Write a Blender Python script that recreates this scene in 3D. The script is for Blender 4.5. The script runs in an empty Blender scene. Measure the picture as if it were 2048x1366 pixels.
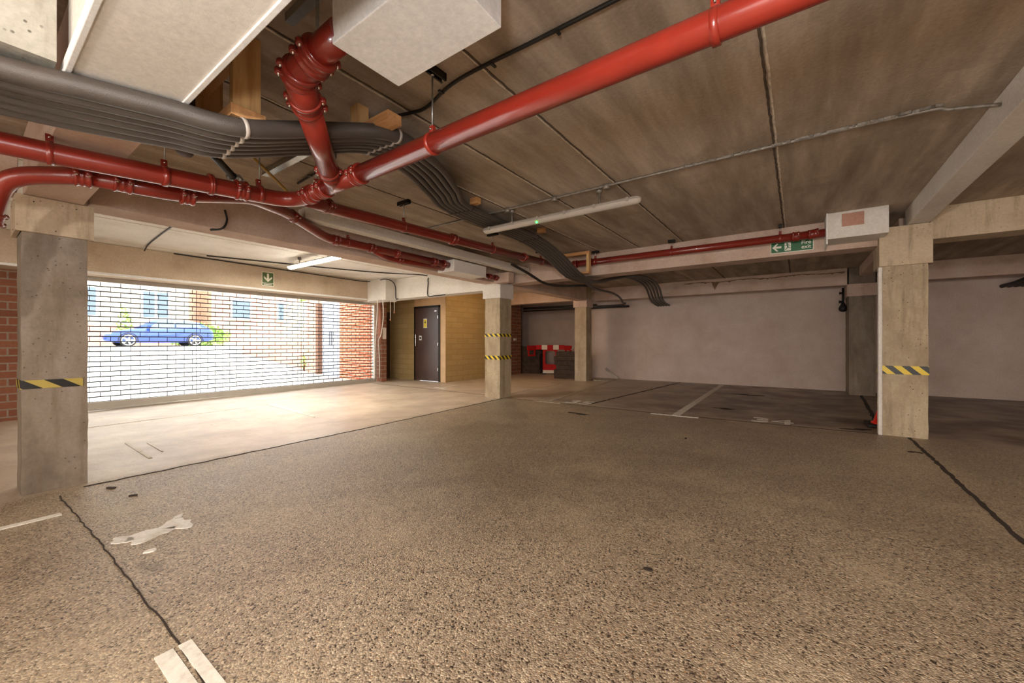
import bpy, bmesh, math, random
from mathutils import Vector, Matrix
R = math.radians
random.seed(7)
scene = bpy.context.scene
COL = scene.collection

# ------------------------------------------------------------------ camera, world, lights
YAW = R(35.6)
cam_data = bpy.data.cameras.new('camera')
cam_data.sensor_fit = 'HORIZONTAL'
cam_data.sensor_width = 36.0
cam_data.lens = 36.0 * 799.0 / 2048.0
cam_data.clip_start = 0.02
cam_data.clip_end = 300
cam = bpy.data.objects.new('camera', cam_data)
COL.objects.link(cam)
cam.location = (0, 0, 1.1)
cam.rotation_euler = (R(90), 0, YAW)
cam_data.shift_y = 1.0 / 2048.0
scene.camera = cam

world = bpy.data.worlds.new('world')
scene.world = world
world.use_nodes = True
bg = world.node_tree.nodes['Background']
bg.inputs[0].default_value = (0.93, 0.97, 1.0, 1)
bg.inputs[1].default_value = 2.6

scene.view_settings.view_transform = 'Standard'
scene.view_settings.look = 'None'
scene.view_settings.gamma = 1.0
scene.view_settings.use_curve_mapping = False
scene.view_settings.exposure = 1.25

def add_light(name, kind, loc, energy, color, size=0.3, size_y=None, rot=(0, 0, 0)):
    l = bpy.data.lights.new(name, kind)
    l.energy = energy
    l.color = color
    if kind == 'AREA':
        l.shape = 'RECTANGLE'
        l.size = size
        l.size_y = size_y or size
    elif kind in ('POINT', 'SPOT'):
        l.shadow_soft_size = size
    o = bpy.data.objects.new(name, l)
    o.location = loc
    o.rotation_euler = rot
    COL.objects.link(o)
    return o
# photographer's lamp behind the camera
add_light('photo_lamp', 'POINT', (0.25, -1.2, 1.86), 115, (1.0, 0.92, 0.84), 0.07)
add_light('camera_flash', 'POINT', (0.05, -0.45, 1.5), 37, (0.97, 0.98, 1.0), 0.15)
sun = add_light('sun', 'SUN', (0, 0, 20), 6.0, (1.0, 0.98, 0.95), rot=(R(-14.5), R(6), 0))
sun.data.angle = R(4)
# unseen fill lights added at ceiling height behind and right of the camera
add_light('ceiling_fill_south', 'AREA', (-1.0, -3.2, 2.45), 60, (1.0, 0.90, 0.78), 1.8, 0.12)
add_light('ceiling_fill_east', 'AREA', (4.0, 3.7, 2.45), 22, (1.0, 0.84, 0.68), 1.8, 0.12)
# unseen warm lamp added for the orange light on the rear columns
add_light('rear_warm_lamp', 'POINT', (-6.3, 8.3, 2.45), 13, (1.0, 0.62, 0.30), 0.06)
# unseen wide fill light added behind the camera to raise the ambient level
add_light('south_fill', 'AREA', (0.5, -4.8, 1.2), 110, (1.0, 0.95, 0.91), 7.0, 2.2, (R(90), 0, 0))

# ------------------------------------------------------------------ materials
def new_mat(name):
    m = bpy.data.materials.new(name)
    m.use_nodes = True
    nt = m.node_tree
    b = nt.nodes['Principled BSDF']
    return m, nt, b
def srgb(c):
    if isinstance(c, str):
        c = [int(c[i:i + 2], 16) / 255 for i in (0, 2, 4)]
    return tuple(((x / 12.92) if x <= 0.04045 else ((x + 0.055) / 1.055) ** 2.4) for x in c) + (1,)
def N(nt, t, **kw):
    n = nt.nodes.new(t)
    for k, v in kw.items():
        if k.startswith('i_'):
            n.inputs[k[2:].replace('_', ' ')].default_value = v
        else:
            setattr(n, k, v)
    return n
def pos(nt, scale=(1, 1, 1), rot=(0, 0, 0)):
    g = nt.nodes.new('ShaderNodeNewGeometry')
    m = nt.nodes.new('ShaderNodeMapping')
    m.inputs['Scale'].default_value = scale
    m.inputs['Rotation'].default_value = rot
    nt.links.new(g.outputs['Position'], m.inputs['Vector'])
    return m.outputs['Vector']
def noise(nt, vec, scale, detail=4, rough=0.55):
    n = N(nt, 'ShaderNodeTexNoise')
    n.inputs['Scale'].default_value = scale
    n.inputs['Detail'].default_value = detail
    n.inputs['Roughness'].default_value = rough
    nt.links.new(vec, n.inputs['Vector'])
    return n.outputs['Fac']
def ramp(nt, fac, stops):
    r = N(nt, 'ShaderNodeValToRGB')
    els = r.color_ramp.elements
    while len(els) < len(stops):
        els.new(0.5)
    for e, (p, c) in zip(els, stops):
        e.position = p
        e.color = c if len(c) == 4 else tuple(c) + (1,)
    nt.links.new(fac, r.inputs['Fac'])
    return r.outputs['Color']
def mix(nt, fac, a, b, mode='MIX'):
    n = N(nt, 'ShaderNodeMix', data_type='RGBA', blend_type=mode)
    for sock, v in ((n.inputs[0], fac), (n.inputs[6], a), (n.inputs[7], b)):
        if hasattr(v, 'links') or isinstance(v, bpy.types.NodeSocket):
            nt.links.new(v, sock)
        else:
            sock.default_value = v
    return n.outputs[2]
def mathn(nt, op, a, b=0.0, c=None):
    n = N(nt, 'ShaderNodeMath', operation=op)
    for i, v in enumerate((a, b, c)):
        if v is None:
            continue
        if isinstance(v, bpy.types.NodeSocket):
            nt.links.new(v, n.inputs[i])
        else:
            n.inputs[i].default_value = v
    return n.outputs[0]
def bump(nt, b, height, strength=0.3, dist=0.01):
    n = N(nt, 'ShaderNodeBump')
    n.inputs['Strength'].default_value = strength
    n.inputs['Distance'].default_value = dist
    nt.links.new(height, n.inputs['Height'])
    nt.links.new(n.outputs['Normal'], b.inputs['Normal'])
def simple(name, col, rough=0.5, metal=0.0, var=0.12, scale=6.0, bmp=0.0, bscale=60.0, coat=0.0, emit=None, estr=0.0):
    m, nt, b = new_mat(name)
    c = srgb(col)
    v = pos(nt)
    f = noise(nt, v, scale, 5)
    lo = tuple(x * (1 - var) for x in c[:3]) + (1,)
    hi = tuple(min(1, x * (1 + var)) for x in c[:3]) + (1,)
    nt.links.new(ramp(nt, f, [(0.3, lo), (0.7, hi)]), b.inputs['Base Color'])
    b.inputs['Roughness'].default_value = rough
    b.inputs['Metallic'].default_value = metal
    b.inputs['Coat Weight'].default_value = coat
    if bmp:
        bump(nt, b, noise(nt, v, bscale, 6), bmp, 0.01)
    if emit:
        b.inputs['Emission Color'].default_value = srgb(emit)
        b.inputs['Emission Strength'].default_value = estr
    return m
def concrete(name, dark, mid, light, scale=(1, 1, 1), rough=0.85, pits=0.0, bmp=0.35, stain=None, stain_amt=0.5, nscale=2.2):
    m, nt, b = new_mat(name)
    v = pos(nt, scale)
    v1 = pos(nt)
    f = noise(nt, v, nscale, 8, 0.62)
    col = ramp(nt, f, [(0.28, srgb(dark)), (0.5, srgb(mid)), (0.72, srgb(light))])
    fine = noise(nt, v1, 45, 5, 0.7)
    col = mix(nt, 0.35, col, ramp(nt, fine, [(0.3, (0.45, 0.45, 0.45)), (0.7, (1.0, 1.0, 1.0))]), 'MULTIPLY')
    if stain:
        s = noise(nt, v1, 1.3, 7, 0.7)
        sm = ramp(nt, s, [(0.52, (0, 0, 0)), (0.68, (stain_amt,) * 3)])
        col = mix(nt, sm, col, srgb(stain))
    if pits:
        vo = N(nt, 'ShaderNodeTexVoronoi')
        vo.inputs['Scale'].default_value = 26
        nt.links.new(v1, vo.inputs['Vector'])
        pm = ramp(nt, vo.outputs['Distance'], [(0.10, (pits,) * 3), (0.17, (0, 0, 0))])
        gate = ramp(nt, noise(nt, v1, 5, 3), [(0.5, (0, 0, 0)), (0.56, (1, 1, 1))])
        drip = ramp(nt, noise(nt, pos(nt, (7, 7, 0.7)), 1.7, 6, 0.65), [(0.52, (0, 0, 0)), (0.72, (0.5, 0.5, 0.5))])
        col = mix(nt, drip, col, srgb('6b5a45'))
        pm = mix(nt, 1.0, pm, gate, 'MULTIPLY')
        col = mix(nt, pm, col, srgb('2c231b'))
    nt.links.new(col, b.inputs['Base Color'])
    b.inputs['Roughness'].default_value = rough
    if 'Specular IOR Level' in b.inputs:
        b.inputs['Specular IOR Level'].default_value = 0.25
    bump(nt, b, mathn(nt, 'ADD', fine, f), bmp, 0.006)
    return m

def floor_material():
    m, nt, b = new_mat('aggregate_floor')
    v = pos(nt)
    vo = N(nt, 'ShaderNodeTexVoronoi')
    vo.inputs['Scale'].default_value = 135
    vo.inputs['Randomness'].default_value = 1.0
    nt.links.new(v, vo.inputs['Vector'])
    sep = N(nt, 'ShaderNodeSeparateColor')
    nt.links.new(vo.outputs['Color'], sep.inputs[0])
    # stones: each pebble its own tone
    stone = ramp(nt, sep.outputs[0], [(0.0, srgb('2a211a')), (0.08, srgb('4a3f35')), (0.15, srgb('857868')), (0.4, srgb('938675')), (0.7, srgb('a39683')), (0.92, srgb('c9bda8')), (1.0, srgb('9a7a5c'))])
    big = noise(nt, v, 0.55, 6, 0.6)
    tone = ramp(nt, big, [(0.32, srgb('8d7c69')), (0.5, srgb('b0a496')), (0.68, srgb('c4bbad'))])
    col = mix(nt, 0.75, stone, tone, 'MULTIPLY')
    col = mix(nt, 1.0, col, (1.64, 1.66, 1.68, 1), 'MULTIPLY')
    # dusty paler film away from the aisle (patches)
    film = noise(nt, v, 1.1, 7, 0.68)
    fm = ramp(nt, film, [(0.50, (0, 0, 0)), (0.75, (0.55, 0.55, 0.55))])
    sx = N(nt, 'ShaderNodeSeparateXYZ')
    nt.links.new(v, sx.inputs[0])
    X, Y = sx.outputs['X'], sx.outputs['Y']
    # west bay: smooth trowelled concrete instead of exposed stones
    wig = mathn(nt, 'MULTIPLY', mathn(nt, 'SUBTRACT', film, 0.5), 0.5)
    wx = mathn(nt, 'ADD', X, wig)
    west = N(nt, 'ShaderNodeMapRange')
    west.inputs['From Min'].default_value = -4.55
    west.inputs['From Max'].default_value = -4.75
    nt.links.new(wx, west.inputs['Value'])
    north = N(nt, 'ShaderNodeMapRange')
    north.inputs['From Min'].default_value = 6.28
    north.inputs['From Max'].default_value = 6.45
    nt.links.new(mathn(nt, 'ADD', Y, wig), north.inputs['Value'])
    smooth = mathn(nt, 'MAXIMUM', west.outputs[0], north.outputs[0])
    trow = ramp(nt, noise(nt, v, 2.0, 8, 0.65), [(0.3, srgb('a6937f')), (0.55, srgb('c4b29d')), (0.75, srgb('d6c8b4'))])
    col = mix(nt, fm, col, srgb('b5a286'))
    col = mix(nt, mathn(nt, 'MULTIPLY', smooth, 0.82), col, trow)
    # oily bays at the back: dark brown tyre dirt and drips
    back = N(nt, 'ShaderNodeMapRange')
    back.inputs['From Min'].default_value = 6.25
    back.inputs['From Max'].default_value = 6.6
    nt.links.new(Y, back.inputs['Value'])
    east = N(nt, 'ShaderNodeMapRange')
    east.inputs['From Min'].default_value = -5.0
    east.inputs['From Max'].default_value = -1.5
    nt.links.new(X, east.inputs['Value'])
    oily = mathn(nt, 'MULTIPLY', back.outputs[0], east.outputs[0])
    oil_n = ramp(nt, noise(nt, v, 1.6, 6, 0.6), [(0.30, (0.25, 0.25, 0.25)), (0.6, (0.95, 0.95, 0.95))])
    col = mix(nt, mathn(nt, 'MULTIPLY', oily, oil_n), col, srgb('4c382a'))
    spots = ramp(nt, noise(nt, pos(nt, (1, 2.4, 1)), 3.1, 3, 0.5), [(0.66, (0, 0, 0)), (0.72, (0.4, 0.4, 0.4))])
    aisle = ramp(nt, noise(nt, v, 0.8, 2), [(0.5, (0, 0, 0)), (0.6, (1, 1, 1))])
    col = mix(nt, mix(nt, 1.0, spots, aisle, 'MULTIPLY'), col, srgb('3b2c20'))
    # swept tyre arcs
    w = N(nt, 'ShaderNodeTexWave', wave_type='RINGS', rings_direction='Z')
    w.inputs['Scale'].default_value = 0.33
    w.inputs['Distortion'].default_value = 1.5
    w.inputs['Detail'].default_value = 3
    nt.links.new(pos(nt, (1, 1, 0)), w.inputs['Vector'])
    col = mix(nt, ramp(nt, w.outputs['Fac'], [(0.86, (0, 0, 0)), (0.98, (0.10, 0.10, 0.10))]), col, srgb('5a4733'))
    nt.links.new(col, b.inputs['Base Color'])
    rgh = N(nt, 'ShaderNodeMapRange')
    rgh.inputs['To Min'].default_value = 0.27
    rgh.inputs['To Max'].default_value = 0.52
    nt.links.new(film, rgh.inputs['Value'])
    nt.links.new(rgh.outputs[0], b.inputs['Roughness'])
    hgt = mathn(nt, 'MULTIPLY', vo.outputs['Distance'], mathn(nt, 'SUBTRACT', 1.0, mathn(nt, 'MULTIPLY', smooth, 0.8)))
    n = N(nt, 'ShaderNodeBump')
    n.inputs['Strength'].default_value = 0.75
    n.inputs['Distance'].default_value = 0.006
    n.invert = True
    nt.links.new(hgt, n.inputs['Height'])
    n2 = N(nt, 'ShaderNodeBump')
    n2.inputs['Strength'].default_value = 0.25
    n2.inputs['Distance'].default_value = 0.02
    nt.links.new(noise(nt, v, 9, 5), n2.inputs['Height'])
    nt.links.new(n.outputs['Normal'], n2.inputs['Normal'])
    nt.links.new(n2.outputs['Normal'], b.inputs['Normal'])
    return m

def brick_material(name, c1, c2, mortar, axis='X', scale=1.0):
    m, nt, b = new_mat(name)
    g = nt.nodes.new('ShaderNodeNewGeometry')
    s = N(nt, 'ShaderNodeSeparateXYZ')
    nt.links.new(g.outputs['Position'], s.inputs[0])
    cmb = N(nt, 'ShaderNodeCombineXYZ')
    nt.links.new(mathn(nt, 'ADD', s.outputs['X'], s.outputs['Y']), cmb.inputs[0])
    nt.links.new(s.outputs['Z'], cmb.inputs[1])
    br = N(nt, 'ShaderNodeTexBrick')
    br.inputs['Color1'].default_value = srgb(c1)
    br.inputs['Color2'].default_value = srgb(c2)
    br.inputs['Mortar'].default_value = srgb(mortar)
    br.inputs['Scale'].default_value = 1.0
    br.inputs['Brick Width'].default_value = 0.225 * scale
    br.inputs['Row Height'].default_value = 0.075 * scale
    br.inputs['Mortar Size'].default_value = 0.010
    nt.links.new(cmb.outputs[0], br.inputs['Vector'])
    f = noise(nt, pos(nt), 30, 4)
    col = mix(nt, 0.35, br.outputs['Color'], ramp(nt, f, [(0.3, (0.5, 0.5, 0.5)), (0.7, (1, 1, 1))]), 'MULTIPLY')
    nt.links.new(col, b.inputs['Base Color'])
    b.inputs['Roughness'].default_value = 0.9
    bump(nt, b, br.outputs['Fac'], -0.5, 0.008)
    return m

def tape_material(name, period=0.14, slope=1.0, yel='e0c020'):
    m, nt, b = new_mat(name)
    g = nt.nodes.new('ShaderNodeNewGeometry')
    s = N(nt, 'ShaderNodeSeparateXYZ')
    nt.links.new(g.outputs['Position'], s.inputs[0])
    t = mathn(nt, 'ADD', mathn(nt, 'ADD', s.outputs['X'], s.outputs['Y']), mathn(nt, 'MULTIPLY', s.outputs['Z'], slope))
    fr = mathn(nt, 'FRACT', mathn(nt, 'DIVIDE', t, period))
    st = mathn(nt, 'GREATER_THAN', fr, 0.5)
    nt.links.new(mix(nt, st, srgb(yel), srgb('15120f')), b.inputs['Base Color'])
    b.inputs['Roughness'].default_value = 0.4
    return m

M = {}
M['floor'] = floor_material()
M['slab'] = concrete('slab_concrete', '90806f', 'b0a08e', 'ccbcab', scale=(2.6, 0.35, 1), stain='80705f', stain_amt=0.5, nscale=2.0)
M['slab_white'] = concrete('painted_slab', 'ddd8cf', 'ece8e1', 'f2efea', bmp=0.15)
M['beam'] = concrete('painted_beam', 'b89d8b', 'ceb5a4', 'd9c4b5', bmp=0.2, stain='9a7d6b', stain_amt=0.3)
M['beam_pink'] = concrete('pink_plaster', 'b18472', 'bd907e', 'c49a88', bmp=0.12)
M['plaster'] = concrete('white_plaster', 'dad3c9', 'e3ddd4', 'ebe6de', bmp=0.12)
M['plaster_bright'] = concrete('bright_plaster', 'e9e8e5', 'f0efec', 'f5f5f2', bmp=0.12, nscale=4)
M['lintel'] = concrete('lintel_board', 'b8a48c', 'c9b69e', 'd2c0aa', bmp=0.12)
M['aged_board'] = concrete('aged_board', '9b978b', 'b3afa3', 'c2beb3', pits=0.7, bmp=0.15, stain='857b6c', stain_amt=0.35, nscale=5)
M['column'] = concrete('column_concrete', 'a08e74', 'bba98d', 'cbbb9f', scale=(1.6, 1.6, 0.7), pits=0.9, stain='84725a', stain_amt=0.4)
M['column_shade_grey'] = concrete('shade_grey_concrete', '746658', '908272', 'a4978a', scale=(1.6, 1.6, 0.7), pits=0.6, stain='5d5146', stain_amt=0.5)  # column concrete again, darkened to paint in the shade on dim columns
M['cladding'] = concrete('cladding_board', 'b8a48a', 'cab79c', 'd4c3aa', pits=0.5, bmp=0.15)
M['back_wall'] = concrete('rendered_wall', 'cbb5a6', 'd6c2b5', 'dfcdc1', bmp=0.25, stain='b9a192', stain_amt=0.3)
M['block'] = brick_material('block_wall', 'b89e6c', 'ae9462', 'a68d5e', scale=2.0)
M['brick'] = brick_material('brown_brick', '8e5a40', '7c4a34', '8f8070', scale=1.5)
M['brick_out'] = brick_material('red_brick', 'c26a45', 'b05a3a', 'd0b59c')
M['red'] = simple('red_pipe_paint_dim', '7c2419', 0.28, var=0.1, coat=0.35, bmp=0.05, bscale=90)  # the pipe red made darker, with the dimmer light put into the colour
M['red_bright'] = simple('red_pipe_paint', '8c2a1e', 0.30, var=0.12, coat=0.3, bmp=0.04, bscale=120)
M['foam'] = simple('grey_foam_lagging', '4e4742', 0.45, var=0.12, bmp=0.25, bscale=220)
M['foam_black'] = simple('black_foam_lagging', '2b2521', 0.5, var=0.12, bmp=0.2, bscale=220)
M['galv'] = simple('galvanised_steel', 'a5a8a6', 0.35, 0.9, var=0.15, scale=25)
M['conduit'] = simple('grey_conduit', '8d867c', 0.5, 0.5, var=0.3, scale=30, bmp=0.3, bscale=80)
M['chrome'] = simple('bright_bolt', 'd8d6d0', 0.2, 1.0, var=0.05)
M['dark_metal'] = simple('dark_steel', '2a2622', 0.5, 0.6)
M['black'] = simple('black_cable', '1b1815', 0.5)
M['white_plastic'] = simple('white_plastic', 'e6e2da', 0.4, var=0.04)
M['grey_plastic'] = simple('grey_plastic', 'b9b0a5', 0.35, var=0.06)
M['diffuser'] = simple('frosted_diffuser', 'cdc5bb', 0.25, var=0.04)
M['lit_diffuser'] = simple('lit_diffuser', 'fff8ea', 0.4, var=0.02, emit='fff6e4', estr=12.0)
M['green_led'] = simple('green_indicator', '30e040', 0.4, var=0.02, emit='30ff50', estr=4.0)
M['grille'] = simple('dark_grille_steel', '1c1a18', 0.5, 0.3)
M['alu'] = simple('aluminium_rail', 'b9b4ab', 0.4, 0.4, var=0.06)
M['door'] = simple('dark_brown_door', '4a352b', 0.35, var=0.12, scale=3)
M['frame'] = simple('timber_door_frame', 'c9a478', 0.6, var=0.08)
M['line'] = concrete('worn_white_paint', 'c4baaa', 'e4ddd0', 'eee8de', nscale=14, bmp=0.2)
M['line_old'] = concrete('worn_bay_paint', '7f705c', 'b5a793', 'cabda9', nscale=14, bmp=0.2)
M['crack'] = simple('dirt_filled_joint', '2c2119', 0.9, var=0.3, scale=20)
M['ceil_joint_dark'] = simple('open_ceiling_joint', '54463a', 0.9, var=0.3, scale=20)
M['ceil_joint'] = simple('pale_joint_filler', 'cbbfae', 0.9, var=0.3, scale=20)
M['sign_green'] = simple('sign_green', '0e5c2c', 0.45, var=0.03)
M['sign_green_dull'] = simple('faded_sign_green', '4c6438', 0.45, var=0.03)
M['sign_white'] = simple('sign_white', 'e2e0cf', 0.45, var=0.03)
M['yellow'] = simple('sign_yellow', 'd8c01e', 0.45, var=0.03)
M['black_flat'] = simple('black_print', '14110f', 0.6, var=0.02)
M['barrier_red'] = simple('barrier_red', 'b8120f', 0.8, var=0.06)
M['barrier_white'] = simple('barrier_white', 'e8ddcc', 0.8, var=0.06)
M['cone_red'] = simple('cone_red', 'e8281c', 0.4, var=0.05)
M['pallet'] = simple('dark_old_pallet_wood', '43342a', 0.9, var=0.35, scale=9, bmp=0.4)
M['tape'] = tape_material('hazard_tape', 0.145, 1.0)
M['tape_small'] = tape_material('small_hazard_tape', 0.12, 1.0)
M['tape_faded'] = tape_material('dusty_hazard_tape', 0.2, 1.5, 'b09a48')
M['car_blue'] = simple('car_blue_paint', '2a479c', 0.25, 0.2, var=0.03, coat=0.6)
M['car_silver'] = simple('car_silver_paint', 'b9bfc4', 0.3, 0.3, var=0.03)
M['glass_dark'] = simple('car_glass', '5a6a78', 0.05, 0.0, var=0.02)
M['tyre'] = simple('tyre_rubber', '1f1e1e', 0.8)
M['asphalt'] = simple('pale_driveway', 'b2aea7', 0.9, var=0.1, scale=2)
M['render_cream'] = simple('cream_render', 'd8cbb2', 0.9, var=0.06, scale=2)
M['pale_grey_door'] = simple('pale_blue_door', 'b4bccb', 0.5, var=0.04)
M['low_wall'] = brick_material('low_wall_brick', 'cf9a84', 'c68c74', 'd9baa8')
M['leaf'] = simple('green_leaves', '8fb25a', 0.6, var=0.4, scale=8)
M['brown_post'] = simple('brown_post', '6d4a35', 0.7)
M['paper'] = simple('paper_notice', 'd6ccc2', 0.8, var=0.03)
M['pink_trunk'] = simple('salmon_trunking', 'b07860', 0.6)
M['rope'] = simple('pale_cord', 'd6cdbf', 0.7)
M['splash'] = concrete('white_paint_spill', 'd0c8bc', 'ece7df', 'f5f2ec', nscale=9, bmp=0.2)
M['stain_brown'] = simple('brown_water_stain', '7d614c', 0.9, var=0.25, scale=12)
M['dirt'] = simple('leaf_litter', '2e221a', 0.9, var=0.3)

def wood_material(name, a, bcol, axis=2):
    m, nt, b = new_mat(name)
    sc = [14, 14, 14]
    sc[axis] = 1.3
    f = noise(nt, pos(nt, tuple(sc)), 1.6, 5, 0.6)
    nt.links.new(ramp(nt, f, [(0.32, srgb(a)), (0.62, srgb(bcol))]), b.inputs['Base Color'])
    b.inputs['Roughness'].default_value = 0.7
    bump(nt, b, f, 0.15, 0.003)
    return m
M['wood_post'] = wood_material('pine_upright', 'b98d56', 'dcb57e', 2)
M['wood_batten'] = wood_material('pine_batten', 'b07c4c', 'd6a26c', 0)

# ------------------------------------------------------------------ mesh helpers
class MB:
    def __init__(s):
        s.v, s.f, s.sm, s.mi = [], [], [], []
    def add(s, verts, faces, smooth=False, mi=0):
        o = len(s.v)
        s.v += [tuple(v) for v in verts]
        s.f += [tuple(i + o for i in f) for f in faces]
        s.sm += [smooth] * len(faces)
        s.mi += [mi] * len(faces)
        return s
    def box(s, x0, x1, y0, y1, z0, z1, mi=0):
        x0, x1 = min(x0, x1), max(x0, x1); y0, y1 = min(y0, y1), max(y0, y1); z0, z1 = min(z0, z1), max(z0, z1)
        v = [(x, y, z) for z in (z0, z1) for y in (y0, y1) for x in (x0, x1)]
        return s.add(v, [(0, 2, 3, 1), (4, 5, 7, 6), (0, 1, 5, 4), (2, 6, 7, 3), (0, 4, 6, 2), (1, 3, 7, 5)], mi=mi)
    def obox(s, c, hx, hy, hz, mat=None, mi=0):
        mat = mat or Matrix.Identity(3)
        c = Vector(c)
        v = [c + mat @ Vector((x * hx, y * hy, z * hz)) for z in (-1, 1) for y in (-1, 1) for x in (-1, 1)]
        return s.add(v, [(0, 2, 3, 1), (4, 5, 7, 6), (0, 1, 5, 4), (2, 6, 7, 3), (0, 4, 6, 2), (1, 3, 7, 5)], mi=mi)
    def tube(s, pts, r, seg=14, caps=True, mi=0, smooth=True):
        pts = [Vector(p) for p in pts]
        n = len(pts)
        rs = r if isinstance(r, (list, tuple)) else [r] * n
        tang = []
        for i in range(n):
            a = pts[max(0, i - 1)]; b = pts[min(n - 1, i + 1)]
            t = (b - a)
            tang.append(t.normalized() if t.length > 1e-9 else (tang[-1] if tang else Vector((0, 0, 1))))
        ref = Vector((0, 0, 1)) if abs(tang[0].z) < 0.9 else Vector((1, 0, 0))
        u = (ref - tang[0] * ref.dot(tang[0])).normalized()
        V = []
        for i in range(n):
            if i:
                u = (u - tang[i] * u.dot(tang[i]))
                u = u.normalized() if u.length > 1e-6 else tang[i].orthogonal().normalized()
            w = tang[i].cross(u)
            for k in range(seg):
                a = 2 * math.pi * k / seg
                V.append(pts[i] + (u * math.cos(a) + w * math.sin(a)) * rs[i])
        F = []
        for i in range(n - 1):
            for k in range(seg):
                k2 = (k + 1) % seg
                F.append((i * seg + k, i * seg + k2, (i + 1) * seg + k2, (i + 1) * seg + k))
        s.add(V, F, smooth, mi)
        if caps:
            o = len(s.v) - n * seg
            s.f.append(tuple(o + k for k in reversed(range(seg)))); s.sm.append(False); s.mi.append(mi)
            s.f.append(tuple(o + (n - 1) * seg + k for k in range(seg))); s.sm.append(False); s.mi.append(mi)
        return s
    def lathe(s, p0, axis, profile, seg=20, mi=0):
        """profile: list of (distance along axis, radius)"""
        axis = Vector(axis).normalized()
        p0 = Vector(p0)
        u = axis.orthogonal().normalized(); w = axis.cross(u)
        V, F = [], []
        for d, r in profile:
            for k in range(seg):
                a = 2 * math.pi * k / seg
                V.append(p0 + axis * d + (u * math.cos(a) + w * math.sin(a)) * r)
        for i in range(len(profile) - 1):
            for k in range(seg):
                k2 = (k + 1) % seg
                F.append((i * seg + k, i * seg + k2, (i + 1) * seg + k2, (i + 1) * seg + k))
        F.append(tuple(reversed(range(seg)))); F.append(tuple((len(profile) - 1) * seg + k for k in range(seg)))
        return s.add(V, F, True, mi)
    def prism(s, poly, origin, ux, uy, depth, mi=0):
        """2D polygon extruded along ux x uy by depth"""
        ux, uy = Vector(ux), Vector(uy)
        nn = ux.cross(uy).normalized()
        o = Vector(origin)
        n = len(poly)
        V = [o + ux * a + uy * b for a, b in poly] + [o + ux * a + uy * b + nn * depth for a, b in poly]
        F = [tuple(reversed(range(n))), tuple(n + i for i in range(n))]
        F += [(i, (i + 1) % n, n + (i + 1) % n, n + i) for i in range(n)]
        return s.add(V, F, False, mi)
    def build(s, name, mat, parent=None, bevel=0.0):
        me = bpy.data.meshes.new(name)
        me.from_pydata(s.v, [], s.f)
        mats = mat if isinstance(mat, (list, tuple)) else [mat]
        for m in mats:
            me.materials.append(m)
        me.polygons.foreach_set('use_smooth', s.sm)
        me.polygons.foreach_set('material_index', s.mi)
        bm = bmesh.new(); bm.from_mesh(me)
        bmesh.ops.recalc_face_normals(bm, faces=bm.faces)
        bm.to_mesh(me); bm.free()
        me.update()
        o = bpy.data.objects.new(name, me)
        COL.objects.link(o)
        if parent:
            o.parent = parent
        if bevel:
            md = o.modifiers.new('bevel', 'BEVEL')
            md.width = bevel; md.segments = 2; md.limit_method = 'ANGLE'
        return o
def thing(name, label, cat, loc=(0, 0, 0), group=None):
    # world-space part meshes are used, so the empty stays at the origin unless loc is wanted for orientation only
    o = bpy.data.objects.new(name, None)
    COL.objects.link(o)
    o.empty_display_size = 0.1
    o['label'] = label; o['category'] = cat
    if group:
        o['group'] = group
    o['_base'] = loc
    return o
def tag(o, label, cat, group=None, kind=None):
    o['label'] = label; o['category'] = cat
    if group: o['group'] = group
    if kind: o['kind'] = kind
    return o
def struct(o):
    o['kind'] = 'structure'
    return o
def bx(*a):
    return MB().box(*a)
def fillet(pts, rad, n=7):
    pts = [Vector(p) for p in pts]
    out = [pts[0]]
    for i in range(1, len(pts) - 1):
        a, p, b = pts[i - 1], pts[i], pts[i + 1]
        d1 = (a - p); d2 = (b - p)
        L = min(rad, d1.length * 0.45, d2.length * 0.45)
        q1 = p + d1.normalized() * L; q2 = p + d2.normalized() * L
        for k in range(n + 1):
            t = k / n
            out.append(q1 * (1 - t) ** 2 + p * 2 * t * (1 - t) + q2 * t * t)
    out.append(pts[-1])
    return out
def catmull(pts, n=8):
    pts = [Vector(p) for p in pts]
    P = [pts[0] * 2 - pts[1]] + pts + [pts[-1] * 2 - pts[-2]]
    out = []
    for i in range(1, len(P) - 2):
        for k in range(n):
            t = k / n
            out.append(0.5 * ((2 * P[i]) + (-P[i - 1] + P[i + 1]) * t + (2 * P[i - 1] - 5 * P[i] + 4 * P[i + 1] - P[i + 2]) * t * t
                              + (-P[i - 1] + 3 * P[i] - 3 * P[i + 1] + P[i + 2]) * t ** 3))
    out.append(pts[-1])
    return out
# ------------------------------------------------------------------ the setting
CZ = 2.64
def fz(y):
    return -0.06 + 0.01 * max(0.0, min(6.0, y))
def slab_floor(x0, x1, ys):
    mb = MB()
    V = []
    for y in ys:
        V += [(x0, y, fz(y)), (x1, y, fz(y)), (x0, y, fz(y) - 0.25), (x1, y, fz(y) - 0.25)]
    F = []
    for i in range(len(ys) - 1):
        a, b = 4 * i, 4 * i + 4
        F += [(a, a + 1, b + 1, b), (a + 2, b + 2, b + 3, a + 3), (a, b, b + 2, a + 2), (a + 1, a + 3, b + 3, b + 1)]
    F += [(0, 2, 3, 1), (4 * len(ys) - 4, 4 * len(ys) - 3, 4 * len(ys) - 1, 4 * len(ys) - 2)]
    return mb.add(V, F)
struct(slab_floor(-9.62, 6.2, [-5.2, 0, 6, 13.5]).build('floor', M['floor']))
struct(bx(-10.5, -9.62, 7.0, 8.0, -0.25, 0).build('floor', M['floor']))
struct(bx(-4.9, 6.2, -5.2, 13.5, CZ, CZ + 0.2).build('ceiling', M['slab']))
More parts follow.
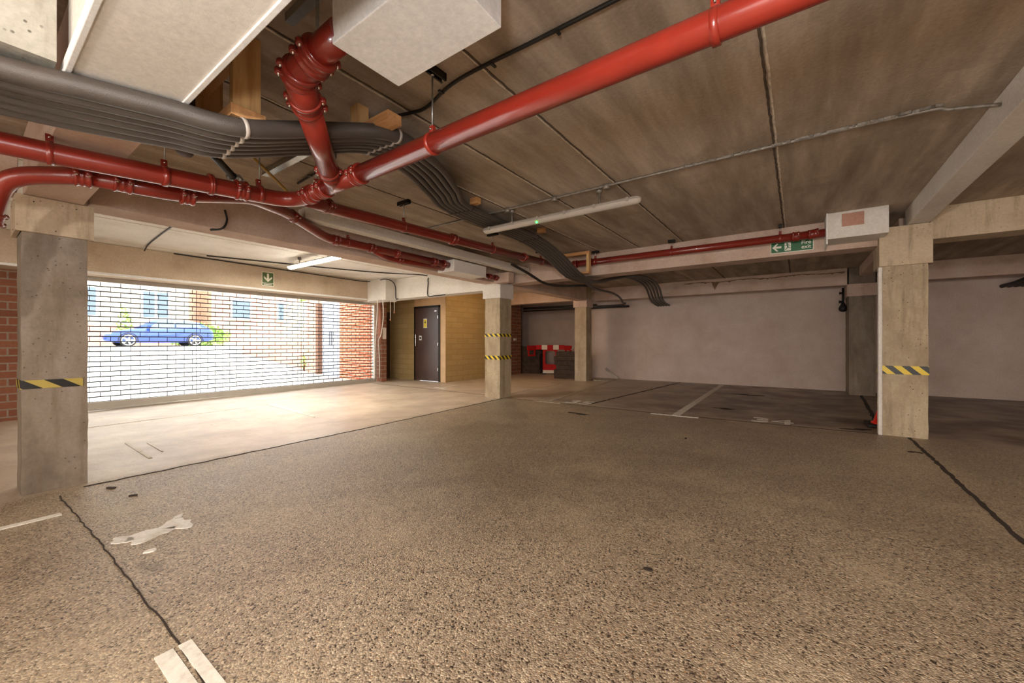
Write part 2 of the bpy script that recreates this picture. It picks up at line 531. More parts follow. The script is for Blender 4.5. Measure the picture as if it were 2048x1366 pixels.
struct(bx(-10.5, -4.9, -5.2, 13.5, CZ, CZ + 0.2).build('ceiling', M['slab_white']))
struct(bx(-5.4, 6.2, 11.6, 11.8, 0, CZ).build('wall_back', M['back_wall']))
struct(bx(-9.0, -5.4, 13.2, 13.4, 0, CZ).build('wall_recess', M['back_wall']))
struct(bx(-5.55, -5.4, 11.6, 13.2, 0, CZ).build('wall_return', M['back_wall']))
struct(bx(6.0, 6.2, -5.2, 11.6, -0.06, CZ).build('wall_right', M['back_wall']))
struct(bx(-9.6, 6.2, -5.2, -5.0, -0.06, CZ).build('wall_front', M['block']))
struct(bx(-9.62, -9.4, -5.0, 0.75, -0.06, CZ).build('wall_left', M['brick']))
# stair core of blockwork, with the door in its front
core = MB()
core.box(-10.4, -9.06, 7.8, 7.95, 0, CZ)
core.box(-8.0, -7.8, 7.8, 7.95, 0, CZ)
core.box(-9.06, -8.0, 7.8, 7.95, 2.12, CZ)
struct(core.build('wall_core_front', M['block']))
struct(bx(-7.95, -7.8, 7.95, 10.75, 0, CZ).build('wall_core_side', M['block']))
struct(bx(-7.95, -7.8, 10.75, 11.43, 0, CZ).build('wall_core_end', M['brick']))
struct(bx(-9.0, -7.95, 11.3, 11.43, 0, CZ).build('wall_core_back', M['brick']))
struct(bx(-9.2, -9.0, 11.3, 13.4, 0, CZ).build('wall_recess_side', M['brick']))
struct(bx(-10.4, -10.15, 7.0, 7.8, 0, CZ).build('wall_lobby', M['block']))

def cased_column(label, x0, x1, y0, y1, zc0, zc1, mat, case_mat, ztop, tapes=(), lean=0.0, tmat='tape'):
    t = thing('concrete_column', label, 'column')
    z0 = fz((y0 + y1) / 2)
    rnd = random.Random(int(abs(x0 * 100) + y0 * 10))
    # shaft with slightly worn arrises
    mb = MB()
    n = 22
    V = []
    for i in range(n + 1):
        z = z0 + (ztop - z0) * i / n
        j = [rnd.uniform(0, 0.006) for _ in range(4)]
        V += [(x0 + j[0], y0 + j[0], z), (x1 - j[1], y0 + j[1], z), (x1 - j[2], y1 - j[2], z), (x0 + j[3], y1 - j[3], z)]
    F = [(0, 3, 2, 1), (4 * n, 4 * n + 1, 4 * n + 2, 4 * n + 3)]
    for i in range(n):
        for k in range(4):
            k2 = (k + 1) % 4
            F.append((4 * i + k, 4 * i + k2, 4 * i + 4 + k2, 4 * i + 4 + k))
    mb.add(V, F)
    mb.build('shaft', mat, t)
    if zc1 > zc0:
        o = 0.028
        c = MB()
        c.box(x0 - o, x1 + o, y0 - o, y0 - 0.002, zc0, zc1)
        c.box(x1 + 0.002, x1 + o, y0 - 0.002, y1 + o, zc0, zc1)
        c.box(x0 - o, x0 - 0.002, y0 - 0.002, y1 + o, zc0, zc1)
        cl = c.build('cladding', case_mat, t)
        for k in range(3):
            MB().lathe((x1 + o, y0 + (0.06 + 0.11 * k), zc0 + (0.03 if k % 2 else zc1 - zc0 - 0.04)), (1, 0, 0), [(0, 0.004), (0.002, 0.004)], 8).build('screw', M['dark_metal'], cl)
            MB().lathe((x0 + 0.05 + 0.12 * k, y0 - o, zc0 + (0.03 if k % 2 else zc1 - zc0 - 0.04)), (0, -1, 0), [(0, 0.004), (0.002, 0.004)], 8).build('screw', M['dark_metal'], cl)
    for (za, zb, full) in tapes:
        m = MB()
        e = 0.003
        m.box(x0 - e, x1 + e, y0 - e, y0, za, zb)
        m.box(x1, x1 + e, y0, y1 - (0.0 if full else 0.03), za, zb)
        if full:
            m.box(x0 - e, x0, y0, y1 + e, za, zb)
            m.box(x0, x1 + e, y1, y1 + e, za, zb)
        m.build('hazard_tape', M[tmat], t)
    return t
cased_column('wide grey concrete column at the left, dusty yellow and black tape low on its face', -5.06, -4.72, 0.29, 0.64, 1.93, 2.2, M['column_shade_grey'], M['cladding'], 2.2, [(0.745, 0.81, False)], tmat='tape_faded')
cased_column('pale concrete column in the middle with two bands of yellow and black tape', -5.10, -4.72, 6.19, 6.57, 1.96, 2.26, M['column'], M['plaster'], CZ, [(1.205, 1.262, True), (0.755, 0.83, True)], tmat='tape_small')
cased_column('pale concrete column at the right with one band of yellow and black tape', 0.81, 1.20, 6.40, 6.79, 1.99, 2.44, M['column'], M['cladding'], 2.45, [(0.725, 0.822, True)])
cased_column('narrow orange-lit concrete column beside the red and white barrier', -5.18, -4.82, 10.30, 10.66, 2.08, 2.30, M['column'], M['beam'], CZ)
cased_column('shaded concrete column against the back wall behind the right column', 0.86, 1.28, 10.86, 11.58, 2.05, 2.30, M['column_shade_grey'], M['beam'], CZ)
# white edge board on the right-hand column
tag(bx(0.775, 0.81, 6.385, 6.47, fz(6.4), 1.985).build('edge_board', M['plaster'], bevel=0.004), 'thin white board fixed up the left edge of the right column', 'board')

def beam(label, x0, x1, y0, y1, z0, mat, bev=0.006):
    t = bx(x0, x1, y0, y1, z0, CZ - 0.001).build('concrete_beam', mat, bevel=bev)
    tag(t, label, 'beam')
    return t
beam('brownish beam stub running from the top of the left column to the white boxing', -4.72, -2.46, 0.30, 0.61, 2.205, M['beam'])
beam('long pinkish beam from the left column to the middle column, above the gate bay', -5.06, -4.75, 0.65, 6.16, 2.24, M['beam'])
beam('pinkish beam above the far left brick wall side, beyond the left column', -5.06, -4.75, -5.0, 0.28, 2.24, M['beam'])
beam('cream beam with the fire exit sign, between the middle and right columns', -4.72, 0.81, 6.50, 6.84, 2.262, M['beam'])
beam('cream beam going off right from the top of the right column', 1.23, 5.99, 6.50, 6.84, 2.275, M['cladding'])
beam('bright cream beam from the middle column to the roller grille', -9.38, -5.13, 6.30, 6.62, 2.15, M['plaster'])
beam('shaded beam from the middle column back to the narrow column', -5.12, -4.80, 6.60, 10.27, 2.26, M['beam'])
beam('cream beam left of the narrow column, above the barrier', -7.78, -5.21, 10.38, 10.68, 2.29, M['beam'])
wsb = beam('water-stained pinkish beam over the pale back wall', -4.79, 0.83, 10.80, 11.10, 2.285, M['beam'])
beam('dim beam over the back wall beyond the right column', 1.31, 5.99, 10.80, 11.10, 2.29, M['beam'])
bp = beam('beam running towards the camera from the right column, with a pink plaster patch', 1.02, 1.205, 0.64, 6.49, 2.45, M['plaster'])
pk = bx(1.0165, 1.0205, 2.0, 3.02, 2.455, 2.635).build('plaster_patch', M['beam_pink'], bp); pk['label'] = 'pink plaster patch'
pk = bx(1.0160, 1.0202, 3.02, 3.10, 2.455, 2.635).build('filler_strip', M['plaster_bright'], bp)
beam('short beam between the right column and the shaded column behind it', 1.02, 1.20, 6.85, 10.79, 2.45, M['beam'])
tag(bx(-4.36, -4.21, 2.15, 6.46, 2.41, 2.52).build('ledge_board', M['plaster'], bevel=0.004), 'long cream ledge under the ceiling beside the red pipe to the middle column', 'ledge')
mb = MB(); rr = random.Random(11); V = []; F = []
nn = 90
for k in range(nn + 1):
    x = -2.35 + 3.15 * k / nn
    zc = 2.575 + 0.012 * math.sin(k * 0.21) + rr.uniform(-0.004, 0.004)
    dz = 0.010 + 0.012 * abs(math.sin(k * 0.37)) + (0.035 * rr.random() if rr.random() < 0.2 else 0.006 * rr.random()) + (0.10 if k in (19, 21) else 0.17 if k == 20 else 0)
    V += [(x, 10.7985, zc), (x, 10.7985, zc - dz), (x, 10.801, zc), (x, 10.801, zc - dz)]
for k in range(nn):
    a, b = 4 * k, 4 * k + 4
    F += [(a, a + 1, b + 1, b), (a, b, b + 2, a + 2), (a + 1, a + 3, b + 3, b + 1)]
mb.add(V, F)
o = mb.build('water_stain', M['stain_brown'], wsb); o['label'] = 'brown water stain'
# white boxing at top left
t = thing('boxed_beam', 'wide white plasterboard boxing at the upper left, crossing above the grey pipes', 'boxing')
bx(-2.45, 1.01, 0.275, 0.60, 2.185, CZ - 0.001).build('soffit_board', M['plaster'], t)
mb = MB()
mb.box(-2.47, 1.01, 0.60, 0.622, 2.178, 2.245)
mb.box(-2.47, 1.01, 0.255, 0.275, 2.178, 2.235)
mb.build('edge_bead', M['plaster_bright'], t, bevel=0.003)
t = thing('downstand_panel', 'pale board at the top left corner with rough mortar above', 'boxing')
bx(-2.50, -2.37, -3.0, 0.235, 2.20, 2.54).build('board', M['aged_board'], t)
mb = MB(); rr = random.Random(3)
for i in range(60):
    y = -0.9 + 1.1 * i / 60
    mb.obox((-2.42 + rr.uniform(-0.01, 0.02), y, 2.565 + rr.uniform(-0.01, 0.01)), 0.06, 0.025, 0.035 + rr.uniform(0, 0.015),
            Matrix.Rotation(rr.uniform(-1, 1), 3, 'X'))
mb.build('mortar', M['column_shade_grey'], t)
# white boxes
tag(bx(-1.527, -0.921, 0.887, 1.218, 2.30, CZ - 0.001).build('boxed_casing', M['plaster_bright'], bevel=0.004), 'big bright white boxing hanging at the top centre where the red pipe ends', 'boxing')
t = thing('boxed_casing', 'white box with a pink patch, right of the fire exit sign', 'boxing')
bx(0.29, 0.83, 6.10, 6.495, 2.33, CZ - 0.001).build('casing', M['plaster'], t, bevel=0.004)
bx(0.275, 0.29, 6.08, 6.495, 2.27, CZ - 0.001).build('end_board', M['plaster_bright'], t, bevel=0.003)
o = bx(0.42, 0.62, 6.0965, 6.1, 2.46, 2.61).build('plaster_patch', M['beam_pink'], t); o['label'] = 'pink plaster patch'
tag(bx(-4.74, -4.38, 4.56, 5.35, 2.215, 2.40).build('boxed_casing', M['plaster'], bevel=0.004), 'pinkish white box ending the upper of the two short red pipes', 'boxing')
tag(bx(-4.71, -4.36, 5.98, 6.15, 2.22, 2.40).build('boxed_casing', M['beam'], bevel=0.004), 'small pinkish box beside the top of the middle column', 'boxing')

# ceiling joints (dirt and pale filler lines between the planks)
for i, (x, w, mt, y0, y1) in enumerate([(-0.135, 0.012, 'ceil_joint', -1.0, 6.5), (-0.155, 0.014, 'ceil_joint_dark', -1.0, 6.5), (-1.43, 0.012, 'ceil_joint_dark', -1, 6.5), (-1.445, 0.010, 'ceil_joint', -1, 6.5),
                              (-2.10, 0.011, 'ceil_joint_dark', 0.64, 6.5), (-2.118, 0.014, 'ceil_joint', 0.64, 6.5), (-2.73, 0.016, 'ceil_joint', 0.64, 6.5), (-2.75, 0.010, 'ceil_joint_dark', 0.64, 6.5), (-3.45, 0.010, 'ceil_joint_dark', 0.64, 6.5),
                              (-1.43, 0.025, 'ceil_joint_dark', 6.85, 10.8), (-2.10, 0.025, 'ceil_joint', 6.85, 10.8), (-0.14, 0.025, 'ceil_joint_dark', 6.85, 10.8)]):
    mb = MB(); rr = random.Random(i)
    n = int((y1 - y0) / 0.05)
    V = []
    for k in range(n + 1):
        y = y0 + (y1 - y0) * k / n
        j = rr.uniform(-0.003, 0.003)
        V += [(x - w / 2 + j, y, CZ - 0.004), (x + w / 2 + j + rr.uniform(-0.002, 0.002), y, CZ - 0.004), (x - w / 2 + j, y, CZ + 0.01), (x + w / 2 + j, y, CZ + 0.01)]
    F = []
    for k in range(n):
        a, b = 4 * k, 4 * k + 4
        F += [(a, b, b + 1, a + 1), (a, a + 2, b + 2, b), (a + 1, b + 1, b + 3, a + 3)]
    mb.add(V, F)
    struct(mb.build('trim_%d' % (i + 1), M[mt]))
# thin line seams in the painted slab over the gate bay
for i, x in enumerate([-5.35, -7.0, -8.5]):
    struct(bx(x, x + 0.012, -5, 6.3, CZ - 0.003, CZ + 0.01).build('trim_%d' % (i + 20), M['ceil_joint']))

# floor joints
def strip(pts, w, name, mat, h=0.0035, jit=0.004, seed=1, step=0.06):
    rr = random.Random(seed)
    mb = MB(); V = []
    P = [Vector(p) for p in pts]
    S = []
    for a, b in zip(P[:-1], P[1:]):
        n = max(1, int((b - a).length / step))
        S += [a.lerp(b, k / n) for k in range(n)]
    S.append(P[-1])
    for i, p in enumerate(S):
        t = (S[min(i + 1, len(S) - 1)] - S[max(i - 1, 0)]).normalized()
        nrm = Vector((-t.y, t.x))
        o = rr.uniform(-jit, jit)
        ww = w / 2 * rr.uniform(0.75, 1.2) if jit else w / 2
        for sgn in (-1, 1):
            q = p + nrm * (sgn * ww + o)
            V += [(q.x, q.y, fz(q.y) + h), (q.x, q.y, fz(q.y) - 0.02)]
    F = []
    for k in range(len(S) - 1):
        a, b = 4 * k, 4 * k + 4
        F += [(a, a + 2, b + 2, b), (a + 2, a + 3, b + 3, b + 2), (a + 1, a, b, b + 1)]
    mb.add(V, F)
    return mb.build(name, mat)
struct(strip([(-4.62, 0.6), (-4.6, 3.0), (-4.66, 6.2)], 0.022, 'trim_30', M['crack'], jit=0.01, seed=5))
struct(strip([(-4.5, 0.46), (-3.2, 0.49), (-2.0, 0.50), (-0.9, 0.485), (0.5, 0.49)], 0.006, 'trim_31', M['crack'], jit=0.005, seed=6))
struct(strip([(-4.6, 6.33), (-1.5, 6.32), (0.81, 6.42)], 0.018, 'trim_32', M['crack'], jit=0.008, seed=7))
struct(strip([(1.04, 6.38), (1.03, 3.6), (1.05, 0.0), (1.04, -3.0)], 0.03, 'trim_33', M['crack'], jit=0.006, seed=8))
struct(strip([(-5.1, 6.42), (-9.2, 6.5)], 0.012, 'trim_35', M['crack'], jit=0.01, seed=10))
struct(strip([(-3.0, 6.5), (-2.6, 11.5)], 0.05, 'trim_36', M['crack'], jit=0.01, seed=12, h=0.002))
struct(strip([(0.85, 6.85), (1.06, 11.0)], 0.05, 'trim_37', M['crack'], jit=0.01, seed=13, h=0.002))

# painted bay lines and numbers
def line_thing(label, segs, mat='line', seed=2, w=0.085):
    t = thing('bay_line', label, 'floor marking')
    for i, (a, b, ww) in enumerate(segs):
        strip([a, b], ww, 'painted_stroke', M[mat], h=0.0045 + 0.0008 * i, jit=0.0, seed=seed + i)
        COL.objects[-1].parent = t
    return t
line_thing('white T-shaped bay mark at the bottom left corner of the picture', [((-1.91, 0.452), (-0.9, 0.452), 0.055), ((-1.91, 0.515), (-0.9, 0.515), 0.04)])
line_thing('thin white bay line on the floor in front of the left column', [((-4.02, 0.42), (-4.0, -2.4), 0.055)])
line_thing('white bay line left of the number 34, with a tick across its near end', [((-1.49, 6.26), (-1.58, 11.4), 0.11), ((-1.84, 6.25), (-1.17, 6.28), 0.06)])
line_thing('white bay line running back beside the narrow column, left of the number 35', [((-3.74, 6.33), (-4.33, 11.2), 0.09), ((-4.02, 6.33), (-3.45, 6.32), 0.06)], 'line_old')
line_thing('pale painted edge on the floor between the middle and narrow columns', [((-4.98, 6.8), (-5.1, 10.25), 0.05)], 'line_old')
line_thing('faint worn line on the floor inside the roller grille', [((-7.74, 1.0), (-7.74, 3.3), 0.04), ((-7.74, 3.28), (-5.9, 3.15), 0.03)], 'line')
line_thing('short white line on the floor right of the left column, near the long crack', [((-6.2, 1.14), (-5.2, 1.13), 0.03), ((-6.0, 1.28), (-5.4, 1.27), 0.015)], 'line')
line_thing('worn white mark on the floor in front of the brown door', [((-6.95, 6.75), (-7.05, 7.5), 0.05), ((-7.15, 6.78), (-6.75, 6.74), 0.06)], 'line')

def text_mesh(txt, size, name, mat, mtx, parent=None, extrude=0.001, align='CENTER'):
    c = bpy.data.curves.new('lettering', 'FONT')
    c.body = txt; c.size = size; c.extrude = extrude
    c.align_x = align; c.align_y = 'CENTER'
    c.offset = size * 0.012
    tmp = bpy.data.objects.new('lettering', c)
    COL.objects.link(tmp)
    bpy.context.view_layer.update()
    me = bpy.data.meshes.new_from_object(tmp.evaluated_get(bpy.context.evaluated_depsgraph_get()))
    bpy.data.objects.remove(tmp)
    me.transform(mtx)
    me.materials.clear(); me.materials.append(mat)
    me.name = name
    o = bpy.data.objects.new(name, me)
    COL.objects.link(o)
    if parent: o.parent = parent
    return o
for txt, x, lab, sx in (('35', -3.22, 'worn white number 35 painted on the floor', 1.0), ('34', -0.30, 'white number 34 painted on the floor', 1.0)):
    mt = Matrix.Translation((x, 6.62, 0.003)) @ Matrix.Rotation(0.0, 4, 'Z') @ Matrix.Diagonal((1.05, 1.0, 1, 1))
    o = text_mesh(txt, 0.50, 'bay_number', M['line'], mt)
    tag(o, lab, 'floor number')
# paint spill, scattered leaves
def blob(name, mat, label, cat, c, rx, ry, seed, ang=0.0, h=0.004, n=40, rough=0.35):
    rr = random.Random(seed)
    ph = [rr.uniform(0, 6.28) for _ in range(6)]
    V = []
    for k in range(n):
        a = 2 * math.pi * k / n
        r = 1 + rough * sum(math.sin((j + 2) * a + ph[j]) / (j + 1.5) for j in range(5)) + rr.uniform(-.05, .05)
        x, y = rx * r * math.cos(a), ry * r * math.sin(a)
        xx, yy = x * math.cos(ang) - y * math.sin(ang) + c[0], x * math.sin(ang) + y * math.cos(ang) + c[1]
        V.append((xx, yy))
    mb = MB()
    top = [(x, y, fz(y) + h) for x, y in V]; bot = [(x, y, fz(y) - 0.01) for x, y in V]
    mb.add(top + bot, [tuple(range(n))] + [(i, n + i, n + (i + 1) % n, (i + 1) % n) for i in range(n)])
    o = mb.build(name, mat)
    if label: tag(o, label, cat)
    return o
t = thing('paint_spill', 'irregular white dried paint spill on the floor right of the left column', 'stain')
for (cx_, cy_, rx_, ry_, sd, an) in ((-3.15, 0.68, 0.065, 0.13, 3, 0.0), (-3.19, 0.82, 0.085, 0.08, 4, 0.2), (-3.20, 0.57, 0.05, 0.05, 8, 0.2), (-3.32, 0.86, 0.02, 0.035, 9, 0.5)):
    blob('splash', M['splash'], None, None, (cx_, cy_), rx_, ry_, sd, an).parent = t
for i, (x, y, s, lab) in enumerate([(-0.61, 2.02, 0.022, 'small dark leaf lying alone on the open floor'), (-4.40, 0.72, 0.035, 'dark scrap at the foot of the left column'), (-4.05, 0.78, 0.025, 'dark crumb on the floor right of the left column'),
                               (-1.05, 4.9, 0.02, 'tiny dark speck in the middle of the aisle'), (-2.9, 0.63, 0.03, 'pale scrap beside the white paint spill')]):
    a = blob('leaf_scrap', M['dirt'] if i != 4 else M['splash'], lab, 'litter', (x, y), s, s * 0.5, 20 + i, 0.4 * i, 0.008, 14, 0.25)
for i, (x, y, rx, ry, lab) in enumerate([(-2.75, 5.6, 0.16, 0.05, 'dark oil stain in the aisle before the number 35'), (-0.85, 9.6, 0.22, 0.10, 'dark stain on the floor at the back of bay 34'), (-0.98, 7.4, 0.16, 0.06, 'dark stain between the bay line and the number 34'), (0.62, 6.62, 0.14, 0.05, 'dark damp patch beside the red cone'),
                                  (0.95, 5.6, 0.05, 0.03, 'small dark drip mark in front of the right column')]):
    blob('oil_stain', M['dirt'], lab, 'stain', (x, y), rx, ry, 40 + i, 0.1 * i, 0.002, 36, 0.5)

# ------------------------------------------------------------------ roller grille, its housing and the pier
struct(bx(-9.7, -8.77, 0.3, 6.3, 2.165, CZ - 0.001).build('wall_lintel', M['lintel'], bevel=0.01))
struct(bx(-9.7, -9.4, -5.0, 0.3, 2.165, CZ).build('wall_lintel_left', M['lintel']))
struct(bx(-9.62, -9.3, 0.75, 0.9, fz(0.8), 2.165).build('wall_gate_jamb', M['brick']))
struct(bx(-8.795, -8.762, 0.32, 6.02, 2.148, 2.18).build('trim_60', M['plaster_bright']))  # white strip painting in the daylight on the lintel's lower edge
struct(bx(-9.44, -9.36, 0.95, 6.7, 2.095, 2.165).build('trim_61', M['alu']))
t = thing('roller_grille', 'open-link metal roller grille closing the garage entrance', 'gate')
mb = MB()
zb, zt, y0, y1 = 0.10, 2.20, 0.95, 6.70
rows = 25
pitch = (zt - zb) / rows
for k in range(rows + 1):
    mb.tube([(-9.5, y0, zb + k * pitch), (-9.5, y1, zb + k * pitch)], 0.0095, 6, caps=False)
lk = 0.25
for k in range(rows):
    y = y0 + (lk * 0.5 if k % 2 else 0.0) + 0.1
    while y < y1:
        mb.box(-9.503, -9.497, y - 0.0045, y + 0.0045, zb + k * pitch, zb + (k + 1) * pitch)
        y += lk
for yy in (2.74, 4.75, 6.62):
    mb.box(-9.504, -9.496, yy - 0.004, yy + 0.004, zb, zt)
mb.build('link_curtain', M['grille'], t)
mb = MB(); mb.box(-9.53, -9.47, y0, y1, 0.0 - 0.03, 0.10); mb.box(-9.545, -9.455, y0, y1, -0.035, -0.005)
mb.build('bottom_rail', M['alu'], t, bevel=0.004)
bx(-9.54, -9.44, 6.70, 6.78, -0.01, 2.164).build('guide_rail', M['alu'], t)
bx(-9.54, -9.44, 0.90, 0.95, -0.06, 2.164).build('guide_rail', M['alu'], t)
for k in range(12):
    yy = 1.1 + k * 0.48
    bx(-9.45, -9.44, yy - 0.01, yy + 0.01, 2.10, 2.164).build('retaining_clip', M['white_plastic'], t)
struct(bx(-9.72, -9.3, 6.85, 7.0, 0, CZ).build('wall_pier', M['brick']))
tag(bx(-8.77, -8.05, 6.03, 6.295, 2.12, CZ - 0.001).build('motor_housing', M['plaster'], bevel=0.005), 'cream box at the right end of the lintel, housing the grille motor', 'housing')
tag(MB().tube([(-9.36, 6.83, 2.15), (-9.36, 6.83, 1.05)], 0.045, 14).build('cable_trunking', M['pink_trunk']), 'salmon coloured tube beside the right edge of the roller grille', 'tube')
tag(bx(-9.3, -9.294, 6.87, 6.985, 1.18, 1.5).build('paper_notice', M['paper']), 'blank pale notice on the brick pier beside the grille', 'notice')
def cord(name, label, cat, pts, r, mat, n=8, group=None):
    o = MB().tube(catmull(pts, n), r, 8).build(name, mat)
    return tag(o, label, cat, group)
cord('hanging_cable', 'pale cable drooping from the motor box, the left one of the pair', 'cable', [(-8.34, 6.02, 2.12), (-8.72, 6.28, 1.75), (-9.15, 6.55, 1.34), (-9.38, 6.70, 1.15), (-9.41, 6.70, 0.6), (-9.41, 6.7, 0.1)], 0.014, M['rope'])
cord('hanging_cable', 'pale cable drooping from the motor box, the right one of the pair', 'cable', [(-8.14, 6.02, 2.12), (-8.5, 6.30, 1.72), (-9.0, 6.60, 1.30), (-9.34, 6.77, 1.12), (-9.34, 6.80, 0.6), (-9.34, 6.80, 0.12)], 0.013, M['rope'])
t = thing('pull_cord', 'pale looped pull cord hanging below the motor box', 'cord')
cyl = [(-8.06 + 0.07 * math.cos(a), 6.26 + 0.07 * math.sin(a), 2.09) for a in [i * math.pi / 8 for i in range(17)]]
MB().tube(cyl, 0.008, 8, caps=False).build('ring', M['rope'], t)
MB().tube([(-8.09, 6.2, 2.12), (-8.09, 6.2, 1.66)], 0.006, 8).build('cord', M['rope'], t); MB().tube([(-8.03, 6.27, 2.12), (-8.03, 6.27, 1.84)], 0.006, 8).build('cord', M['rope'], t)
for c_ in ((-8.09, 6.2, 1.62), (-8.03, 6.27, 1.80)):
    MB().lathe(c_, (0, 0, 1), [(0, 0.008), (0.01, 0.016), (0.04, 0.012), (0.05, 0.006)], 10).build('toggle', M['pink_trunk'], t)
cord('surface_cable', 'dark cable curving down the side of the grille motor box', 'cable', [(-8.72, 2.2, 2.62), (-8.72, 4.8, 2.60), (-8.70, 6.0, 2.60), (-8.0, 6.0, 2.60), (-7.99, 6.25, 2.5), (-7.97, 6.27, 2.17), (-7.9, 6.28, 2.15)], 0.011, M['black'])
cord('surface_cable', 'brown cable bent down over the bright cream beam', 'cable', [(-8.5, 2.6, 2.625), (-7.6, 5.2, 2.625), (-6.95, 6.24, 2.625), (-6.85, 6.28, 2.5), (-6.85, 6.28, 2.16), (-6.6, 6.28, 2.14), (-6.3, 6.28, 2.14)], 0.011, M['dark_metal'])
cord('surface_cable', 'short dark rigid cable crossing the painted ceiling behind the left column', 'cable', [(-5.6, 1.62, 2.628), (-8.0, 1.75, 2.628), (-8.72, 1.82, 2.6)], 0.010, M['black'], 3)
cord('surface_cable', 'dark cable looping down the brown face of the long beam', 'cable', [(-4.73, 1.60, 2.44), (-4.735, 1.62, 2.34), (-4.735, 1.58, 2.25), (-4.8, 1.5, 2.225)], 0.010, M['black'])

# arrow sign on the lintel
def sign_plate(name, label, x0, x1, z0, z1, y, axis):
    pass
t = thing('exit_arrow_sign', 'square dull green sign with a white down arrow above the roller grille', 'sign')
bx(-8.768, -8.762, 3.60, 3.83, 2.235, 2.52).build('sign_plate', M['sign_white'], t)
bx(-8.763, -8.760, 3.612, 3.818, 2.30, 2.508).build('green_field', M['sign_green_dull'], t)
arrow = [(0, -0.085), (0.075, -0.01), (0.075, 0.03), (0.02, -0.02), (0.02, 0.085), (-0.02, 0.085), (-0.02, -0.02), (-0.075, 0.03), (-0.075, -0.01)]
MB().prism(arrow, (-8.7605, 3.715, 2.403), (0, 1, 0), (0, 0, 1), 0.002).build('arrow', M['sign_white'], t)
bx(-8.763, -8.760, 3.612, 3.818, 2.248, 2.29).build('caption_bar', M['sign_green_dull'], t)
bx(-8.7605, -8.7585, 3.635, 3.795, 2.262, 2.277).build('caption_strip', M['sign_white'], t)

# fire exit sign on the beam
t = thing('fire_exit_sign', 'green and white sign reading Fire exit with a left arrow', 'sign')
sx0, sx1, sz0, sz1 = -0.305, 0.165, 2.30, 2.455
Y = 6.497
bx(sx0, sx1, Y - 0.004, Y, sz0, sz1).build('sign_plate', M['sign_white'], t)
bx(sx0 + 0.008, sx1 - 0.008, Y - 0.006, Y - 0.003, sz0 + 0.008, sz1 - 0.008).build('green_field', M['sign_green'], t)
cxm, czm = (sx0 + sx1) / 2, (sz0 + sz1) / 2
arrow = [(-0.055, 0), (-0.005, 0.052), (0.016, 0.052), (-0.016, 0.013), (0.048, 0.013), (0.048, -0.013), (-0.016, -0.013), (0.016, -0.052), (-0.005, -0.052)]
MB().prism(arrow, (sx0 + 0.075, Y - 0.006, czm), (1, 0, 0), (0, 0, 1), 0.002).build('arrow', M['sign_white'], t)
bx(sx0 + 0.158, sx0 + 0.228, Y - 0.0078, Y - 0.005, czm - 0.055, czm + 0.055).build('doorway_symbol', M['sign_white'], t)
run = MB()
yy = Y - 0.0080
def seg2(m, a, b, w):
    a, b = Vector(a), Vector(b); d = (b - a).normalized(); n = Vector((-d.y, d.x)) * w / 2
    m.prism([tuple(a + n), tuple(a - n), tuple(b - n), tuple(b + n)], (sx0 + 0.193, yy, czm), (1, 0, 0), (0, 0, 1), 0.0014)
run.lathe((sx0 + 0.186, yy + 0.0, czm + 0.038), (0, -1, 0), [(0, 0.009), (0.0014, 0.009)], 12)
for a, b, w in (((-0.006, 0.028), (0.002, -0.006), 0.016), ((0.0, 0.024), (0.018, 0.016), 0.007), ((0.018, 0.016), (0.026, 0.002), 0.007), ((-0.008, 0.026), (-0.024, 0.014), 0.007), ((-0.024, 0.014), (-0.032, 0.018), 0.006),
                ((0.0, -0.004), (0.016, -0.020), 0.010), ((0.016, -0.020), (0.034, -0.026), 0.008), ((0.0, -0.004), (-0.010, -0.024), 0.010), ((-0.010, -0.024), (-0.028, -0.044), 0.008)):
    seg2(run, a, b, w)
run.build('running_figure', M['sign_green'], t)
RX = Matrix.Rotation(R(90), 4, 'X')
text_mesh('Fire', 0.068, 'lettering_line', M['sign_white'], Matrix.Translation((sx1 - 0.078, Y - 0.0075, czm + 0.030)) @ RX, t)
text_mesh('exit', 0.068, 'lettering_line', M['sign_white'], Matrix.Translation((sx1 - 0.078, Y - 0.0075, czm - 0.028)) @ RX, t)

# ------------------------------------------------------------------ door in the stair core
d = struct(bx(-9.0, -8.06, 7.765, 7.80, 0.01, 2.06).build('door_1', M['door'], bevel=0.003))
mb = MB()
mb.tube(fillet([(-8.93, 7.765, 0.98), (-8.93, 7.72, 0.98), (-8.93, 7.72, 1.32), (-8.93, 7.765, 1.32)], 0.02), 0.011, 10)
mb.build('pull_handle', M['chrome'], d)
p = bx(-8.83, -8.73, 7.761, 7.766, 1.15, 1.28).build('push_plate', M['white_plastic'], d)
MB().lathe((-8.78, 7.761, 1.215), (0, -1, 0), [(0, 0.033), (0.002, 0.033)], 18).build('roundel', M['black_flat'], p)
w = bx(-8.65, -8.51, 7.761, 7.766, 1.50, 1.76).build('warning_label', M['sign_white'], d)
MB().add([(-8.64, 7.7605, 1.51), (-8.52, 7.7605, 1.51), (-8.52, 7.7605, 1.735), (-8.64, 7.7605, 1.735), (-8.64, 7.7609, 1.51), (-8.52, 7.7609, 1.51), (-8.52, 7.7609, 1.735), (-8.64, 7.7609, 1.735)], [(0, 1, 2, 3), (4, 7, 6, 5)]).build('yellow_field', M['yellow'], w)
MB().prism([(-0.035, -0.03), (0.035, -0.03), (0, 0.04)], (-8.58, 7.7603, 1.665), (1, 0, 0), (0, 0, 1), 0.001).build('triangle_symbol', M['black_flat'], w)
for z in (0.3, 1.0, 1.75):
    bx(-8.078, -8.066, 7.758, 7.766, z, z + 0.08).build('hinge', M['chrome'], d)
bx(-8.2, -8.12, 7.755, 7.765, 1.95, 1.97).build('closer_tag', M['chrome'], d)
